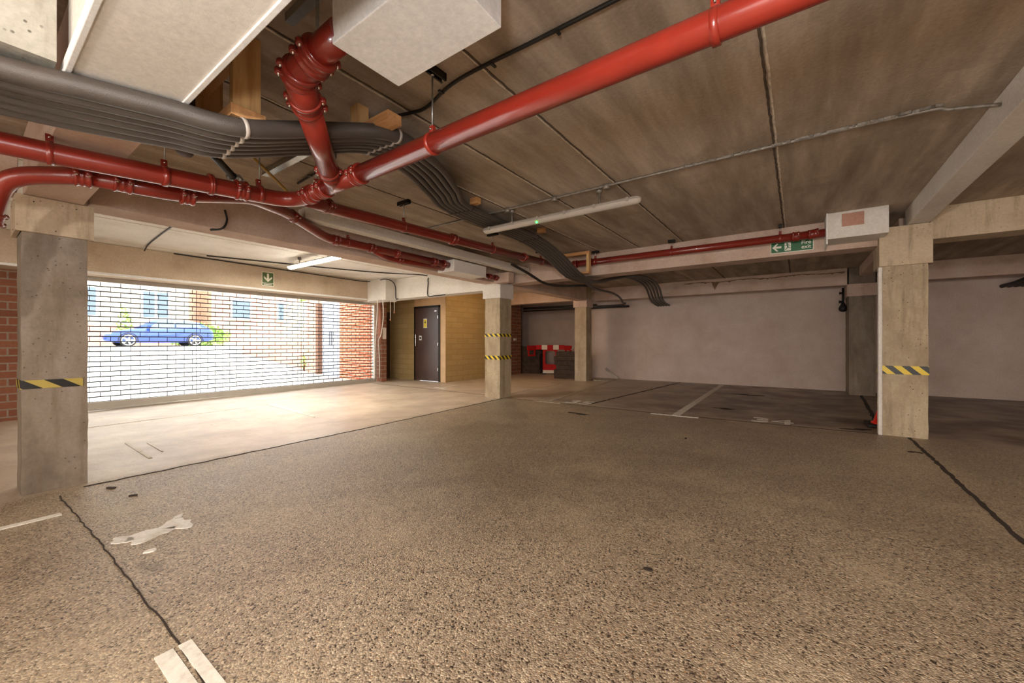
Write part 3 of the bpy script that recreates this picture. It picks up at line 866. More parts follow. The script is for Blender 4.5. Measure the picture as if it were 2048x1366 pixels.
mb = MB(); mb.box(-9.06, -9.0, 7.77, 7.95, 0, 2.12); mb.box(-9.06, -8.0, 7.77, 7.95, 2.06, 2.12); mb.box(-8.06, -8.0, 7.77, 7.95, 0, 2.12)
fr = mb.build('door_frame', M['dark_metal'], d)
struct(bx(-7.995, -7.80, 7.785, 7.80, 0, 2.45).build('trim_50', M['frame']))
struct(bx(-9.06, -7.80, 7.787, 7.80, 2.12, 2.45).build('trim_51', M['frame']))
d = struct(bx(-10.15, -10.11, 7.06, 7.74, 0.0, 2.0).build('door_2', M['door']))
tag(bx(-5.6 - 2.16, -5.6 - 2.12, 10.92, 11.05, 1.15, 1.22).build('small_notice', M['paper']), 'tiny pale plate on the brick behind the middle column', 'plate')

# ------------------------------------------------------------------ light fittings
def batten_light(label, x0, x1, y, z, lit):
    t = thing('tube_light', label, 'ceiling light')
    r = 0.052
    prof = [(0, 0.002), (0.006, r * 0.55), (0.02, r * 0.85), (0.045, r)]
    L = x1 - x0
    full = prof + [(L - d_, rr_) for d_, rr_ in reversed(prof)]
    # lower clear cover (half round) and upper grey body
    cov = MB(); body = MB()
    seg = 12
    for mbx, sg, zoff in ((cov, -1, 0.0), (body, 1, 0.004)):
        V, F = [], []
        for dd, rr_ in full:
            for k in range(seg + 1):
                a = math.pi * k / seg
                hgt = math.sin(a) * rr_ * (0.85 if sg < 0 else 0.6)
                V.append((x0 + dd, y + math.cos(a) * rr_, z + zoff + sg * hgt))
        for i in range(len(full) - 1):
            for k in range(seg):
                F.append((i * (seg + 1) + k, i * (seg + 1) + k + 1, (i + 1) * (seg + 1) + k + 1, (i + 1) * (seg + 1) + k))
            F.append((i * (seg + 1), (i + 1) * (seg + 1), (i + 1) * (seg + 1) + seg, i * (seg + 1) + seg))
        mbx.add(V, F, True)
    body.build('housing', M['grey_plastic'], t)
    cov.build('diffuser', M['lit_diffuser'] if lit else M['diffuser'], t)
    k = 0
    n = 6
    for k in range(n):
        xx = x0 + 0.12 + (L - 0.24) * k / (n - 1)
        MB().box(xx - 0.012, xx + 0.012, y - r - 0.006, y - r + 0.004, z - 0.018, z + 0.022).build('clip', M['grey_plastic'], t)
    for xx in (x0 + L * 0.22, x0 + L * 0.78):
        mb = MB(); mb.tube([(xx, y, z + 0.03), (xx, y, CZ - 0.03)], 0.01, 8); mb.lathe((xx, y, CZ - 0.045), (0, 0, 1), [(0, 0.03), (0.045, 0.03)], 14)
        mb.build('conduit_drop', M['conduit'], t)
    return t
L1 = batten_light('unlit tube light with a glowing green indicator under the middle of the ceiling', -3.12, -1.20, 3.77, 2.455, False)
MB().lathe((-2.34, 3.735, 2.42), (0, -0.4, -1), [(0, 0.011), (0.008, 0.009)], 12).build('indicator', M['green_led'], L1)
L2 = batten_light('lit tube light glowing above the bay by the roller grille', -7.75, -6.05, 3.66, 2.50, True)
add_light('tube_glow', 'AREA', (-6.9, 3.66, 2.44), 45, (1.0, 0.93, 0.82), 1.6, 0.08).parent = None

# ceiling conduit with round boxes
t = thing('ceiling_conduit', 'grey conduit run across the ceiling above the unlit tube light', 'conduit')
MB().tube(catmull([(-4.7, 3.75, 2.622), (-4.0, 3.71, 2.626), (-2.5, 3.71, 2.626), (-1.0, 3.71, 2.626), (0.55, 3.72, 2.624), (0.8, 3.74, 2.60), (1.015, 3.76, 2.565)], 8), 0.013, 8).build('tube', M['conduit'], t)
mb = MB(); rr = random.Random(4)
for k in range(46):
    xx = -0.9 + 1.75 * k / 46 + rr.uniform(-.01, .01)
    mb.obox((xx * 0.9, 3.715 + rr.uniform(-.004, .004), 2.628), 0.02, 0.010 + rr.uniform(0, .006), 0.009, Matrix.Rotation(rr.uniform(-.5, .5), 3, 'Z'))
mb.build('mortar_drip', M['conduit'], t)
for x in (-2.72, -2.10, -1.52):
    MB().lathe((x, 3.71, CZ - 0.048), (0, 0, 1), [(0, 0.03), (0.006, 0.034), (0.048, 0.034)], 16).build('junction_box', M['conduit'], t)
t = thing('ceiling_cable', 'black cable clipped across the ceiling behind the big white boxing', 'cable')
MB().tube(catmull([(1.02, 1.70, 2.625), (0.0, 1.72, 2.625), (-1.0, 1.71, 2.622), (-1.6, 1.70, 2.618), (-1.95, 1.78, 2.62), (-2.1, 1.76, 2.62), (-2.42, 1.66, 2.61), (-2.9, 1.72, 2.61), (-3.2, 1.86, 2.62), (-3.9, 1.92, 2.62)], 8), 0.0105, 8).build('cable', M['black'], t)
for x in (-0.5, -0.95, -1.35, -1.75, -2.2, -3.25, -3.6):
    bx(x - 0.008, x + 0.008, (1.69 if x > -3 else 1.86), (1.73 if x > -3 else 1.90), 2.604, 2.612).build('clip', M['black'], t)
# ------------------------------------------------------------------ pipework
PR = 0.056
def rot_to(axis):
    return Vector((0, 0, 1)).rotation_difference(Vector(axis).normalized()).to_matrix()
def coupling(parent, p, axis, r=PR, L=0.075, up=(0, 0, 1), mat='red', lugs=True):
    p = Vector(p); ax = Vector(axis).normalized()
    s = L / 2
    prof = [(0, r * 1.01), (0.002, r * 1.2), (0.012, r * 1.24), (0.018, r * 1.14), (s - 0.004, r * 1.12), (s, r * 1.18), (s + 0.004, r * 1.12), (L - 0.018, r * 1.14), (L - 0.012, r * 1.24), (L - 0.002, r * 1.2), (L, r * 1.01)]
    mb = MB(); mb.lathe(p - ax * s, ax, prof, 26)
    u = Vector(up); u = (u - ax * u.dot(ax)).normalized(); w = ax.cross(u)
    bolts = []
    if lugs:
        for sg in (1, -1):
            for e in (-0.35, 0.35):
                c = p + w * (r * 1.27) * sg + ax * (L * e)
                mb.lathe(c - u * 0.013, u, [(0, 0.013), (0.003, 0.016), (0.023, 0.016), (0.026, 0.013)], 12)
                bolts.append(MB().lathe(c - u * 0.021, u, [(0, 0.006), (0.034, 0.006), (0.0341, 0.009), (0.042, 0.009)], 6))
    o = mb.build('coupling', M[mat], parent)
    for bm_ in bolts:
        bm_.build('bolt', M['chrome'], o)
    return o
def pipe(label, pts, rad=0.12, r=PR, mat='red', couplings=(), name='drain_pipe', n=8, extra=None):
    t = thing(name, label, 'pipe')
    path = fillet(pts, rad, n)
    MB().tube(path, r, 26).build('pipe_run', M[mat], t)
    for (p, ax, *rest) in couplings:
        coupling(t, p, ax, r, *rest)
    return t
def hanger(label, p, ax, r=PR, rod=True, channel=True, ch_axis=(1, 0, 0), ch_len=0.09, ceil=CZ, mat='red'):
    p = Vector(p); ax = Vector(ax).normalized()
    t = thing('pipe_hanger', label, 'pipe hanger')
    MB().lathe(p - ax * 0.014, ax, [(0, r * 1.005), (0.001, r * 1.09), (0.027, r * 1.09), (0.028, r * 1.005)], 24).build('clip_band', M[mat], t)
    up = (Vector((0, 0, 1)) - ax * ax.z).normalized()
    w = ax.cross(up)
    Mx = Matrix((ax, w, up)).transposed()
    b = MB().obox(p + up * (r * 1.05 + 0.018), 0.015, 0.010, 0.022, Mx)
    boss = b.build('clip_boss', M[mat], t)
    MB().lathe(p + up * (r + 0.024) - w * 0.02, w, [(0, 0.005), (0.04, 0.005)], 6).build('bolt', M['chrome'], boss)
    MB().lathe(p - up * 0.0 - w * (r * 1.09 + 0.010), w, [(0, 0.008), (0.012, 0.008)], 6).build('bolt', M['chrome'], boss)
    if rod:
        q = p + Vector((0, 0, r + 0.03))
        MB().tube([q, (q.x, q.y, ceil - 0.02)], 0.005, 8).build('threaded_rod', M['galv'], t)
    if channel:
        d = Vector(ch_axis).normalized()
        zc = ceil - 0.022
        c = Vector((p.x, p.y, zc))
        wv = d.cross(Vector((0, 0, 1)))
        Mc = Matrix((d, wv, Vector((0, 0, 1)))).transposed()
        m = MB()
        m.obox(c + Vector((0, 0, 0.018)), ch_len, 0.021, 0.002, Mc)
        m.obox(c + wv * 0.019, ch_len, 0.002, 0.020, Mc)
        m.obox(c - wv * 0.019, ch_len, 0.002, 0.020, Mc)
        m.obox(c + wv * 0.014 - Vector((0, 0, 0.019)), ch_len, 0.005, 0.0015, Mc)
        m.obox(c - wv * 0.014 - Vector((0, 0, 0.019)), ch_len, 0.005, 0.0015, Mc)
        m.build('ceiling_channel', M['dark_metal'], t)
        MB().lathe((p.x, p.y, zc - 0.032), (0, 0, 1), [(0, 0.010), (0.010, 0.010)], 6).build('nut', M['chrome'], t)
    return t

MY, MZ = 1.555, 2.205
# main bright red run from the upper right to the tee
pipe('long bright red drain pipe crossing from the tee to the upper right', [(3.0, MY, MZ + 0.01), (-2.36, MY, MZ)], r=PR, mat='red_bright',
     couplings=[])
tee = thing('pipe_tee', 'red cast iron Y tee where the slanting branch joins the long run', 'pipe')
MB().tube([(-2.36, MY, MZ), (-2.78, MY, MZ)], PR * 1.02, 26).build('tee_body', M['red'], tee)
T0 = Vector((-2.66, MY, MZ)); T1 = Vector((-1.95, 1.0, 2.27))
BD = (T1 - T0).normalized(); BR = 0.062
MB().tube([T0, T0 + BD * 0.20], PR * 1.02, 26).build('branch_socket', M['red'], tee)
coupling(tee, (-2.36, MY, MZ), (1, 0, 0)); coupling(tee, (-2.78, MY, MZ), (1, 0, 0)); coupling(tee, T0 + BD * 0.19, BD)
# slanting branch with its double elbow into the white boxing
E1 = Vector((-1.84, 0.915, 2.315)); E2 = Vector((-1.66, 0.915, 2.345)); E3 = Vector((-1.525, 0.93, 2.37))
t = thing('drain_pipe', 'slanting red branch with a stack of ribbed couplings below the white boxing', 'pipe')
MB().tube([T0 + BD * 0.16, T1], BR, 26).build('pipe_run', M['red'], t)
MB().tube(catmull([T1 - BD * 0.02, T1 + BD * 0.06, E1, E2], 10), BR * 1.08, 26).build('elbow', M['red'], t)
MB().tube([E2 - (E3 - E2) * 0.3, E3], BR * 0.98, 26).build('pipe_run', M['red'], t)
coupling(t, T1, BD, BR, 0.08)
coupling(t, E1, (E2 - T1), BR * 1.05, 0.07)
coupling(t, E1.lerp(E2, 0.75), (E2 - E1), BR * 1.06, 0.08)
tag(MB().tube([(-1.70, 0.92, 2.42), (-1.70, 0.92, CZ - 0.002)], 0.007, 8).build('threaded_rod', M['galv']), 'steel rod rising behind the ribbed red elbow', 'rod')
t2 = thing('strut_channel', 'slotted steel channel on the ceiling left of the white boxing', 'bracket')
bx(-1.95, -1.60, 0.90, 0.94, CZ - 0.042, CZ - 0.002).build('channel', M['galv'], t2)
# run west of the tee, bend and run back towards the camera on the left
LP = [(-2.78, MY, MZ), (-3.22, MY, MZ - 0.005), (-3.19, 0.78, 2.13), (-3.285, 0.12, 2.105), (-3.36, -2.6, 2.03)]
pipe('red drain pipe bending from the tee and running along the left side', LP, rad=0.30, n=12,
     couplings=[((-2.97, MY, MZ - 0.002), (1, 0, 0)), ((-3.20, 1.18, 2.17), (0.03, 1, 0.1)), ((-3.2, 1.0, 2.155), (0.02, 1, 0.1), 0.03, (0, 0, 1), 'red', False)])
# second run under it, elbow down
SP = [(-3.97, 0.05, 1.40), (-3.86, 0.12, 1.85), (-3.76, 0.20, 2.06), (-3.50, 0.45, 2.10), (-3.485, 0.9, 2.12), (-3.55, 1.12, 2.19), (-3.69, 1.43, 2.30), (-4.13, 1.93, 2.385), (-4.50, 2.55, 2.318), (-4.50, 4.55, 2.318)]
t = thing('drain_pipe', 'lower brownish red drain pipe from the left elbow to the first white box', 'pipe')
MB().tube(catmull(SP[:4], 8) , PR * 0.92, 24).build('elbow_run', M['red'], t)
MB().tube(fillet(SP[3:], 0.14, 8), PR * 0.915, 24).build('pipe_run', M['red'], t)
coupling(t, (-3.865, 0.117, 1.83), (-0.22, -0.15, -0.9), PR * 0.97)
coupling(t, (-3.50, 0.45, 2.10), (0.1, 1, 0.05), PR * 0.97)
coupling(t, (-3.487, 0.62, 2.11), (0, 1, 0.04), PR * 0.92, 0.09)
coupling(t, (-3.487, 0.95, 2.125), (0, 1, 0.1), PR * 0.92, 0.08)
coupling(t, (-4.17, 2.0, 2.377), (-0.37, 0.62, -0.07), PR * 0.9)
coupling(t, (-4.5, 2.66, 2.318), (0, 1, 0), PR * 0.9)
coupling(t, (-4.5, 3.15, 2.318), (0, 1, 0), PR * 0.9)
coupling(t, (-4.5, 3.55, 2.318), (0, 1, 0), PR * 0.9, 0.05)
coupling(t, (-4.5, 4.25, 2.318), (0, 1, 0), PR * 0.9)
coupling(t, (-4.5, 4.45, 2.318), (0, 1, 0), PR * 0.9, 0.05)
t = pipe('short red drain pipe hugging the long beam, ending at the middle column', [(-4.50, 3.2, 2.30), (-4.62, 3.5, 2.262), (-4.63, 6.0, 2.31)], rad=0.1, r=PR * 0.8,
         couplings=[((-4.625, 3.7, 2.268), (0, 1, 0)), ((-4.63, 5.55, 2.30), (0, 1, 0)), ((-4.63, 5.75, 2.305), (0, 1, 0)), ((-4.63, 5.93, 2.308), (0, 1, 0))])
# long run beside the ledge to the fire exit beam, and the run along that beam
pipe('long dark red drain pipe running back above the cream ledge', [(-3.22, 1.62, 2.25), (-3.5, 2.05, 2.335), (-3.5, 3.0, 2.36), (-3.5, 6.22, 2.46)], rad=0.18,
     couplings=[((-3.5, 3.62, 2.379), (0, 1, 0.03)), ((-3.5, 5.2, 2.428), (0, 1, 0.03), 0.05), ((-3.42, 1.93, 2.318), (-0.5, 0.8, 0.15))])
pipe('dark red drain pipe along the beam above the fire exit sign', [(-3.42, 6.30, 2.455), (0.28, 6.30, 2.455)], r=PR * 0.92,
     couplings=[((-3.15, 6.30, 2.455), (1, 0, 0)), ((-2.86, 6.30, 2.455), (1, 0, 0), 0.06), ((-0.02, 6.30, 2.455), (1, 0, 0)), ((0.16, 6.30, 2.46), (1, 0, 0.1), 0.11)])

ax_x = (1, 0, 0)
hanger('steel rod and red clip on the bright red pipe, beside the white boxing', (-1.66, MY, MZ), ax_x, ch_axis=(0, 1, 0), mat='red_bright')
hanger('red clip around the bright red pipe at the top right', (-0.235, MY, MZ), ax_x, ch_axis=(0, 1, 0), mat='red_bright')
hanger('rod hanger on the pipe between the tee and the left bend', (-2.89, MY, MZ - 0.002), ax_x, ch_axis=(0, 1, 0))
hanger('red clip and rod on the left pipe nearest the picture edge', (-3.26, 0.30, 2.112), (0.12, 1, 0.03), channel=False, ceil=2.2)
hanger('red clip and rod on the left pipe where it passes the beam', (-3.19, 0.76, 2.127), (0.0, 1, 0.05), channel=False)
hanger('rod hanger on the left pipe close to its bend', (-3.20, 1.30, 2.185), (0.0, 1, 0.1), ch_axis=(1, 0, 0), ch_len=0.07)
def y5(y):
    return 2.36 + (y - 3.0) * 0.1 / 3.22
hanger('near rod hanger with ceiling channel on the dark red pipe beside the ledge', (-3.5, 2.86, 2.356), (0, 1, 0.03))
hanger('middle rod hanger on the dark red pipe beside the ledge', (-3.5, 4.42, y5(4.42)), (0, 1, 0.03))
hanger('farthest rod hanger on the dark red pipe beside the ledge', (-3.5, 5.72, y5(5.72)), (0, 1, 0.03))
hanger('hanger near the left end of the pipe on the fire exit beam', (-2.78, 6.30, 2.455), ax_x, ch_axis=(1, 0, 0), ch_len=0.06, r=PR * 0.92)
hanger('hanger midway along the pipe on the fire exit beam', (-1.55, 6.30, 2.455), ax_x, ch_axis=(1, 0, 0), ch_len=0.05, r=PR * 0.92)
hanger('hanger above the fire exit sign', (-0.19, 6.30, 2.455), ax_x, ch_axis=(1, 0, 0), ch_len=0.02, r=PR * 0.92)
hanger('clip on the lower pipe where it straightens along the beam', (-4.5, 2.82, 2.318), (0, 1, 0), r=PR * 0.9, channel=False)

# ------------------------------------------------------------------ bundle of insulated pipes
ctr = [(-2.86, -1.6, 2.10), (-2.70, -0.45, 2.11), (-2.63, 0.11, 2.12), (-2.53, 0.379, 2.12), (-2.45, 0.60, 2.125), (-2.38, 0.84, 2.135), (-2.40, 1.30, 2.33), (-2.26, 1.66, 2.42), (-2.44, 2.18, 2.48), (-2.74, 2.7, 2.52), (-2.99, 3.22, 2.54),
       (-3.01, 4.60, 2.52), (-3.01, 5.3, 2.40), (-3.01, 5.95, 2.20), (-3.03, 6.7, 2.175), (-2.98, 7.4, 2.32), (-2.9, 8.3, 2.49), (-2.88, 9.2, 2.50), (-2.92, 9.9, 2.42), (-3.02, 10.6, 2.20), (-3.08, 11.2, 2.14), (-3.1, 11.62, 2.12)]
pit = [0.080, 0.080, 0.076, 0.074, 0.070, 0.070, 0.066, 0.060, 0.060, 0.058, 0.055, 0.055, 0.055, 0.053, 0.050, 0.06, 0.075, 0.078, 0.075, 0.072, 0.072, 0.072]
C = [Vector(c) for c in ctr]
nrm = []
for i in range(len(C)):
    tt = C[min(i + 1, len(C) - 1)] - C[max(i - 1, 0)]
    tt.z = 0; tt.normalize()
    nrm.append(Vector((tt.y, -tt.x, 0)))   # to the east side
labels = ['thickest grey lagged pipe, along the upper edge of the bundle', 'second grey lagged pipe from the upper edge of the bundle', 'third grey lagged pipe from the upper edge of the bundle',
          'fourth grey lagged pipe from the upper edge of the bundle', 'fifth grey lagged pipe from the upper edge of the bundle', 'lowest grey lagged pipe in the bundle, bending off to the narrow column']
pipes6 = []
for i in range(6):
    off = (2.5 - i)
    pts = [C[k] + nrm[k] * off * pit[k] + Vector((0, 0, 0.012 if (i == 0 and k < 8) else 0)) for k in range(len(C))]
    rr_ = []
    for k in range(len(C)):
        if k < 8: rr_.append(0.044 if i == 0 else (0.034 if i == 1 else 0.029))
        elif k < 15: rr_.append(0.0255)
        else: rr_.append(0.0245)
    if i == 5:
        pts = pts[:15] + [Vector((-3.35, 7.6, 2.18)), Vector((-3.55, 9.0, 2.25)), Vector((-3.72, 9.95, 2.24)), Vector((-3.80, 10.4, 2.14)), Vector((-3.86, 10.72, 2.16)), Vector((-4.2, 11.25, 2.17)), Vector((-5.2, 11.3, 2.18))]
    sub = 6
    path = catmull(pts, sub)
    rad = []
    for k in range(len(pts) - 1):
        for s_ in range(sub):
            rad.append(rr_[k] + (rr_[k + 1] - rr_[k]) * s_ / sub)
    rad.append(rr_[-1])
    t = thing('insulated_pipe', labels[i], 'lagged pipe', group='lagged pipes of the ceiling bundle')
    MB().tube(path, rad, 16).build('lagging', M['foam'], t)
    for k in (5, 7, 10, 11, 13):
        p = pts[k]; q = (pts[k + 1] - pts[k - 1]).normalized()
        MB().lathe(p - q * 0.01, q, [(0, rr_[k] * 0.9), (0.002, rr_[k] + 0.004), (0.018, rr_[k] + 0.004), (0.02, rr_[k] * 0.9)], 16).build('pipe_clip', M['grey_plastic'] if k < 8 else M['foam_black'], t)
# black pipes high behind the narrow column and in the right bay
tag(MB().tube([(-7.7, 11.45, 2.25), (-5.0, 11.42, 2.22)], 0.04, 12).build('black_pipe', M['foam_black']), 'upper black lagged pipe under the beam above the barrier', 'lagged pipe')
tag(MB().tube([(-7.7, 11.44, 2.16), (-3.95, 11.3, 2.13)], 0.03, 12).build('black_pipe', M['foam_black']), 'lower black lagged pipe under the beam above the barrier', 'lagged pipe')
cord('black_pipe', 'black lagged pipe sagging beside the middle column top', 'lagged pipe', [(-3.80, 5.3, 2.37), (-3.79, 5.75, 2.29), (-3.77, 6.25, 2.18), (-3.72, 6.66, 2.17), (-3.5, 6.95, 2.18), (-3.3, 7.2, 2.20)], 0.024, M['foam_black'])
for i, lab in enumerate(['leftmost black lagged pipe at the far right edge', 'second black lagged pipe at the far right edge', 'third black lagged pipe at the far right edge', 'rightmost black lagged pipe at the far right edge']):
    o = i * 0.085
    cord('insulated_pipe', lab, 'lagged pipe', [(3.75 + o, 9.3, 2.56), (3.70 + o, 9.9, 2.55), (3.50 + o, 10.45, 2.42), (3.25 + o, 11.15, 2.20), (3.15 + o, 11.6, 2.16)], 0.036, M['foam_black'], group='black lagged pipes in the right bay')

# timber hanging frames for the bundle
t = thing('timber_hanger', 'tall timber frame holding the grey pipe bundle at the upper left', 'timber frame')
bx(-2.28, -2.235, 0.79, 0.915, 2.255, CZ - 0.001).build('post', M['wood_post'], t, bevel=0.002)
bx(-2.79, -2.745, 0.80, 0.92, 2.255, CZ - 0.001).build('post', M['wood_post'], t, bevel=0.002)
bx(-2.82, -2.215, 0.775, 0.93, 2.20, 2.255).build('batten', M['wood_batten'], t, bevel=0.002)
bx(-2.745, -2.28, 0.80, 0.845, 2.50, 2.60).build('header', M['wood_batten'], t, bevel=0.002)
t = thing('timber_hanger', 'short timber block above the pipe bundle near the long red pipe', 'timber frame')
bx(-2.42, -1.98, 1.50, 1.60, 2.425, 2.485).build('batten', M['wood_batten'], t, bevel=0.002)
bx(-2.38, -2.30, 1.51, 1.59, 2.485, CZ - 0.001).build('packer', M['wood_post'], t)
t = thing('timber_hanger', 'timber bracket beside the pipe bundle at the fire exit beam', 'timber frame')
bx(-3.30, -2.80, 6.10, 6.16, 2.56, 2.61).build('batten', M['wood_batten'], t, bevel=0.002)
bx(-2.845, -2.80, 6.08, 6.165, 2.27, 2.56).build('post', M['wood_post'], t, bevel=0.002)
bx(-3.20, -2.80, 6.08, 6.165, 2.235, 2.275).build('batten', M['wood_batten'], t, bevel=0.002)
for x, y, lab in ((-2.79, 3.25, 'small wooden block beside the bundle left of the unlit light'), (-2.80, 4.62, 'small wooden block beside the bundle beyond the unlit light')):
    tag(bx(x - 0.07, x + 0.03, y - 0.03, y + 0.03, 2.575, CZ - 0.001).build('wooden_block', M['wood_batten'], bevel=0.002), lab, 'wood block')
# bits and pieces around the left
t = thing('steel_pipe', 'short dark steel pipe with a bright clamp below the bundle', 'pipe')
MB().tube([(-2.95, 0.78, 2.40), (-3.36, 1.20, 2.30)], 0.024, 16).build('pipe_run', M['dark_metal'], t)
coupling(t, (-3.36, 1.20, 2.30), (-0.5, 0.5, -0.12), 0.026, 0.05, (0, 0, 1), 'galv')
t = thing('flexible_duct', 'ribbed grey flexible duct rising behind the white boxing', 'duct')
mb = MB()
prof = []
for k in range(14):
    prof += [(k * 0.03, 0.036), (k * 0.03 + 0.015, 0.045)]
mb.lathe((-2.98, 0.80, 2.22), (0.05, 0.1, 1), prof, 18)
mb.build('ribbed_hose', M['foam'], t)
cord('yellow_cable', 'yellow cable under the ceiling left of the tee', 'cable', [(-3.05, 1.0, 2.50), (-3.35, 1.35, 2.47), (-3.75, 1.75, 2.46)], 0.012, simple('ochre_cable', 'a8842c', 0.5))
tag(bx(-3.9, -3.1, 1.60, 1.66, CZ - 0.05, CZ - 0.002).build('cable_tray', M['galv'], bevel=0.002), 'grey steel tray under the ceiling behind the left bend', 'cable tray')
for sgn, m_ in ((0, 1),):
    t = thing('vent_grille', 'dark louvred vent high at the left edge behind the grey pipes', 'vent')
    bx(-4.75, -4.735, -0.35, 0.16, 2.46, 2.60).build('backing', M['black_flat'], t)
    mb = MB()
    for k in range(4):
        mb.box(-4.735, -4.715, -0.35, 0.16, 2.47 + k * 0.033, 2.482 + k * 0.033)
    mb.build('louvre', M['dark_metal'], t)

# ------------------------------------------------------------------ barrier, pallets, cone, oddments at the back
def rotz(c, ang):
    return Matrix.Translation(c) @ Matrix.Rotation(ang, 4, 'Z')
def place(t, m):
    for ch in t.children:
        ch.data.transform(m)
        for g in ch.children:
            g.data.transform(m)
t = thing('traffic_barrier', 'red and white folding plastic barrier behind the dark pallets', 'barrier')
# centre panel, local x across, y depth, z up
cx = [-0.48, -0.29, -0.10, 0.10, 0.29, 0.48]
for i in range(5):
    p = MB().box(cx[i], cx[i + 1], -0.02, 0.02, 0.84, 1.0)
    o = p.build('top_panel', M['barrier_red'] if i % 2 == 0 else M['barrier_white'], t)
    o['label'] = 'red stripe' if i % 2 == 0 else 'white stripe'
mb = MB()
outer = [(-0.25, 0.14), (0.25, 0.14), (0.25, 0.84), (-0.25, 0.84)]
mb.box(-0.25, -0.17, -0.02, 0.02, 0.14, 0.84); mb.box(0.17, 0.25, -0.02, 0.02, 0.14, 0.84); mb.box(-0.17, 0.17, -0.02, 0.02, 0.14, 0.34); mb.box(-0.17, 0.17, -0.02, 0.02, 0.80, 0.84)
for sx_ in (-1, 1):
    for z_, s_ in ((0.34, 1), (0.80, -1)):
        mb.prism([(0, 0), (0.05, 0), (0, 0.05 * s_)] if sx_ * s_ > 0 else [(0, 0), (0, 0.05 * s_), (0.05, 0)], (sx_ * 0.17, 0.02, z_), (-sx_, 0, 0), (0, 0, 1), 0.04 * sx_)
mb.build('frame', M['barrier_red'], t)
bx(-0.25, 0.25, -0.022, 0.022, 0.04, 0.14).build('lower_band', M['barrier_white'], t)
bx(-0.26, -0.16, -0.10, 0.10, 0, 0.04).build('foot', M['black_flat'], t); bx(0.16, 0.26, -0.10, 0.10, 0, 0.04).build('foot', M['black_flat'], t)
for s in (-1, 1):
    mw = Matrix.Translation((s * 0.49, 0, 0)) @ Matrix.Rotation(-s * R(55) if s > 0 else R(55), 4, 'Z')
    w_ = MB().box(0, s * 0.42, -0.018, 0.018, 0.82, 0.98)
    w_.box(s * 0.05, s * 0.38, -0.018, 0.018, 0.62, 0.68); w_.box(s * 0.05, s * 0.09, -0.018, 0.018, 0.68, 0.82); w_.box(s * 0.34, s * 0.38, -0.018, 0.018, 0.68, 0.82)
    o = w_.build('side_panel', M['barrier_red'], t)
    o.data.transform(mw)
place(t, rotz((-6.86, 11.82, 0), R(24)))
def pallet_stack(label_fmt, c, ang, n, w=1.0, d=0.9, jig=0.03, seed=1, order=('lowest', 'second', 'third', 'fourth', 'fifth', 'sixth', 'topmost')):
    rr = random.Random(seed)
    for k in range(n):
        t = thing('pallet', label_fmt % (order[k] if k < n - 1 else 'topmost'), 'pallet', group=None)
        z = k * 0.135
        s = MB()
        for j in range(7):
            y = -d / 2 + 0.05 + j * (d - 0.10) / 6
            s.box(-w / 2, w / 2, y - 0.045, y + 0.045, z + 0.112, z + 0.130)
        s.build('deck', M['pallet'], t)
        s = MB()
        for xx in (-w / 2 + 0.05, 0, w / 2 - 0.05):
            s.box(xx - 0.045, xx + 0.045, -d / 2, d / 2, z + 0.020, z + 0.112)
        s.box(-w / 2, w / 2, -d / 2 + 0.015, -d / 2 + 0.035, z + 0.018, z + 0.114)
        s.build('stringer', M['pallet'], t)
        s = MB()
        for yy_ in (-d / 2 + 0.05, 0, d / 2 - 0.05):
            s.box(-w / 2, w / 2, yy_ - 0.045, yy_ + 0.045, z + 0.0, z + 0.020)
        s.build('bottom_board', M['pallet'], t)
        place(t, rotz((c[0] + rr.uniform(-jig, jig), c[1] + rr.uniform(-jig, jig), 0.001), ang + rr.uniform(-0.04, 0.04)))
pallet_stack('dark pallet at the left of the barrier, %s of its stack', (-7.78, 12.08), R(20), 7, 0.74, 0.8, seed=2)
pallet_stack('dark pallet beside the narrow column, %s of its stack', (-5.72, 10.98), R(14), 6, 0.72, 0.6, seed=4)
cord('bent_tube', 'thin pale bent tube above the right pallet stack', 'tube', [(-5.75, 11.2, 0.86), (-5.6, 11.2, 0.98), (-5.3, 11.1, 0.94), (-5.15, 11.1, 0.86)], 0.012, M['rope'])
t = thing('traffic_cone', 'bright red traffic cone half hidden behind the right column', 'cone')
MB().lathe((0.93, 7.06, 0.03), (0, 0, 1), [(0, 0.15), (0.02, 0.145), (0.03, 0.125), (0.38, 0.03), (0.42, 0.028), (0.42, 0.02)], 28).build('body', M['cone_red'], t)
bx(0.73, 1.13, 6.86, 7.26, 0.001, 0.035).build('base', M['black_flat'], t, bevel=0.01)
tag(MB().tube([(-4.72, 11.45, 0.30), (-4.30, 11.30, 0.035)], 0.028, 12).build('plastic_pipe', M['rope']), 'pale plastic pipe leaning against the back wall by the narrow column', 'pipe')
tag(blob('rubble_sheet', M['line_old'], None, None, (-4.62, 10.75), 0.22, 0.12, 77, 0.3, 0.03), 'crumpled pale sheet on the floor at the narrow column', 'rubbish')
t = thing('wall_bell', 'black bell-shaped fitting on a vertical pipe beside the shaded rear column', 'fitting')
MB().tube([(0.80, 11.3, 2.28), (0.80, 11.3, 1.85)], 0.022, 10).build('stem', M['black_flat'], t)
MB().lathe((0.80, 11.3, 1.76), (0, 0, 1), [(0, 0.02), (0.02, 0.06), (0.06, 0.078), (0.11, 0.07), (0.17, 0.035), (0.20, 0.028)], 20).build('bell', M['black_flat'], t)
mb = MB(); mb.lathe((0.80, 11.3, 1.98), (-1, 0, 0), [(0, 0.02), (0.05, 0.02), (0.052, 0.03), (0.07, 0.03)], 12); mb.lathe((0.80, 11.3, 2.17), (-1, 0, 0), [(0, 0.02), (0.05, 0.02), (0.052, 0.03), (0.065, 0.03)], 12)
mb.build('side_knob', M['black_flat'], t)
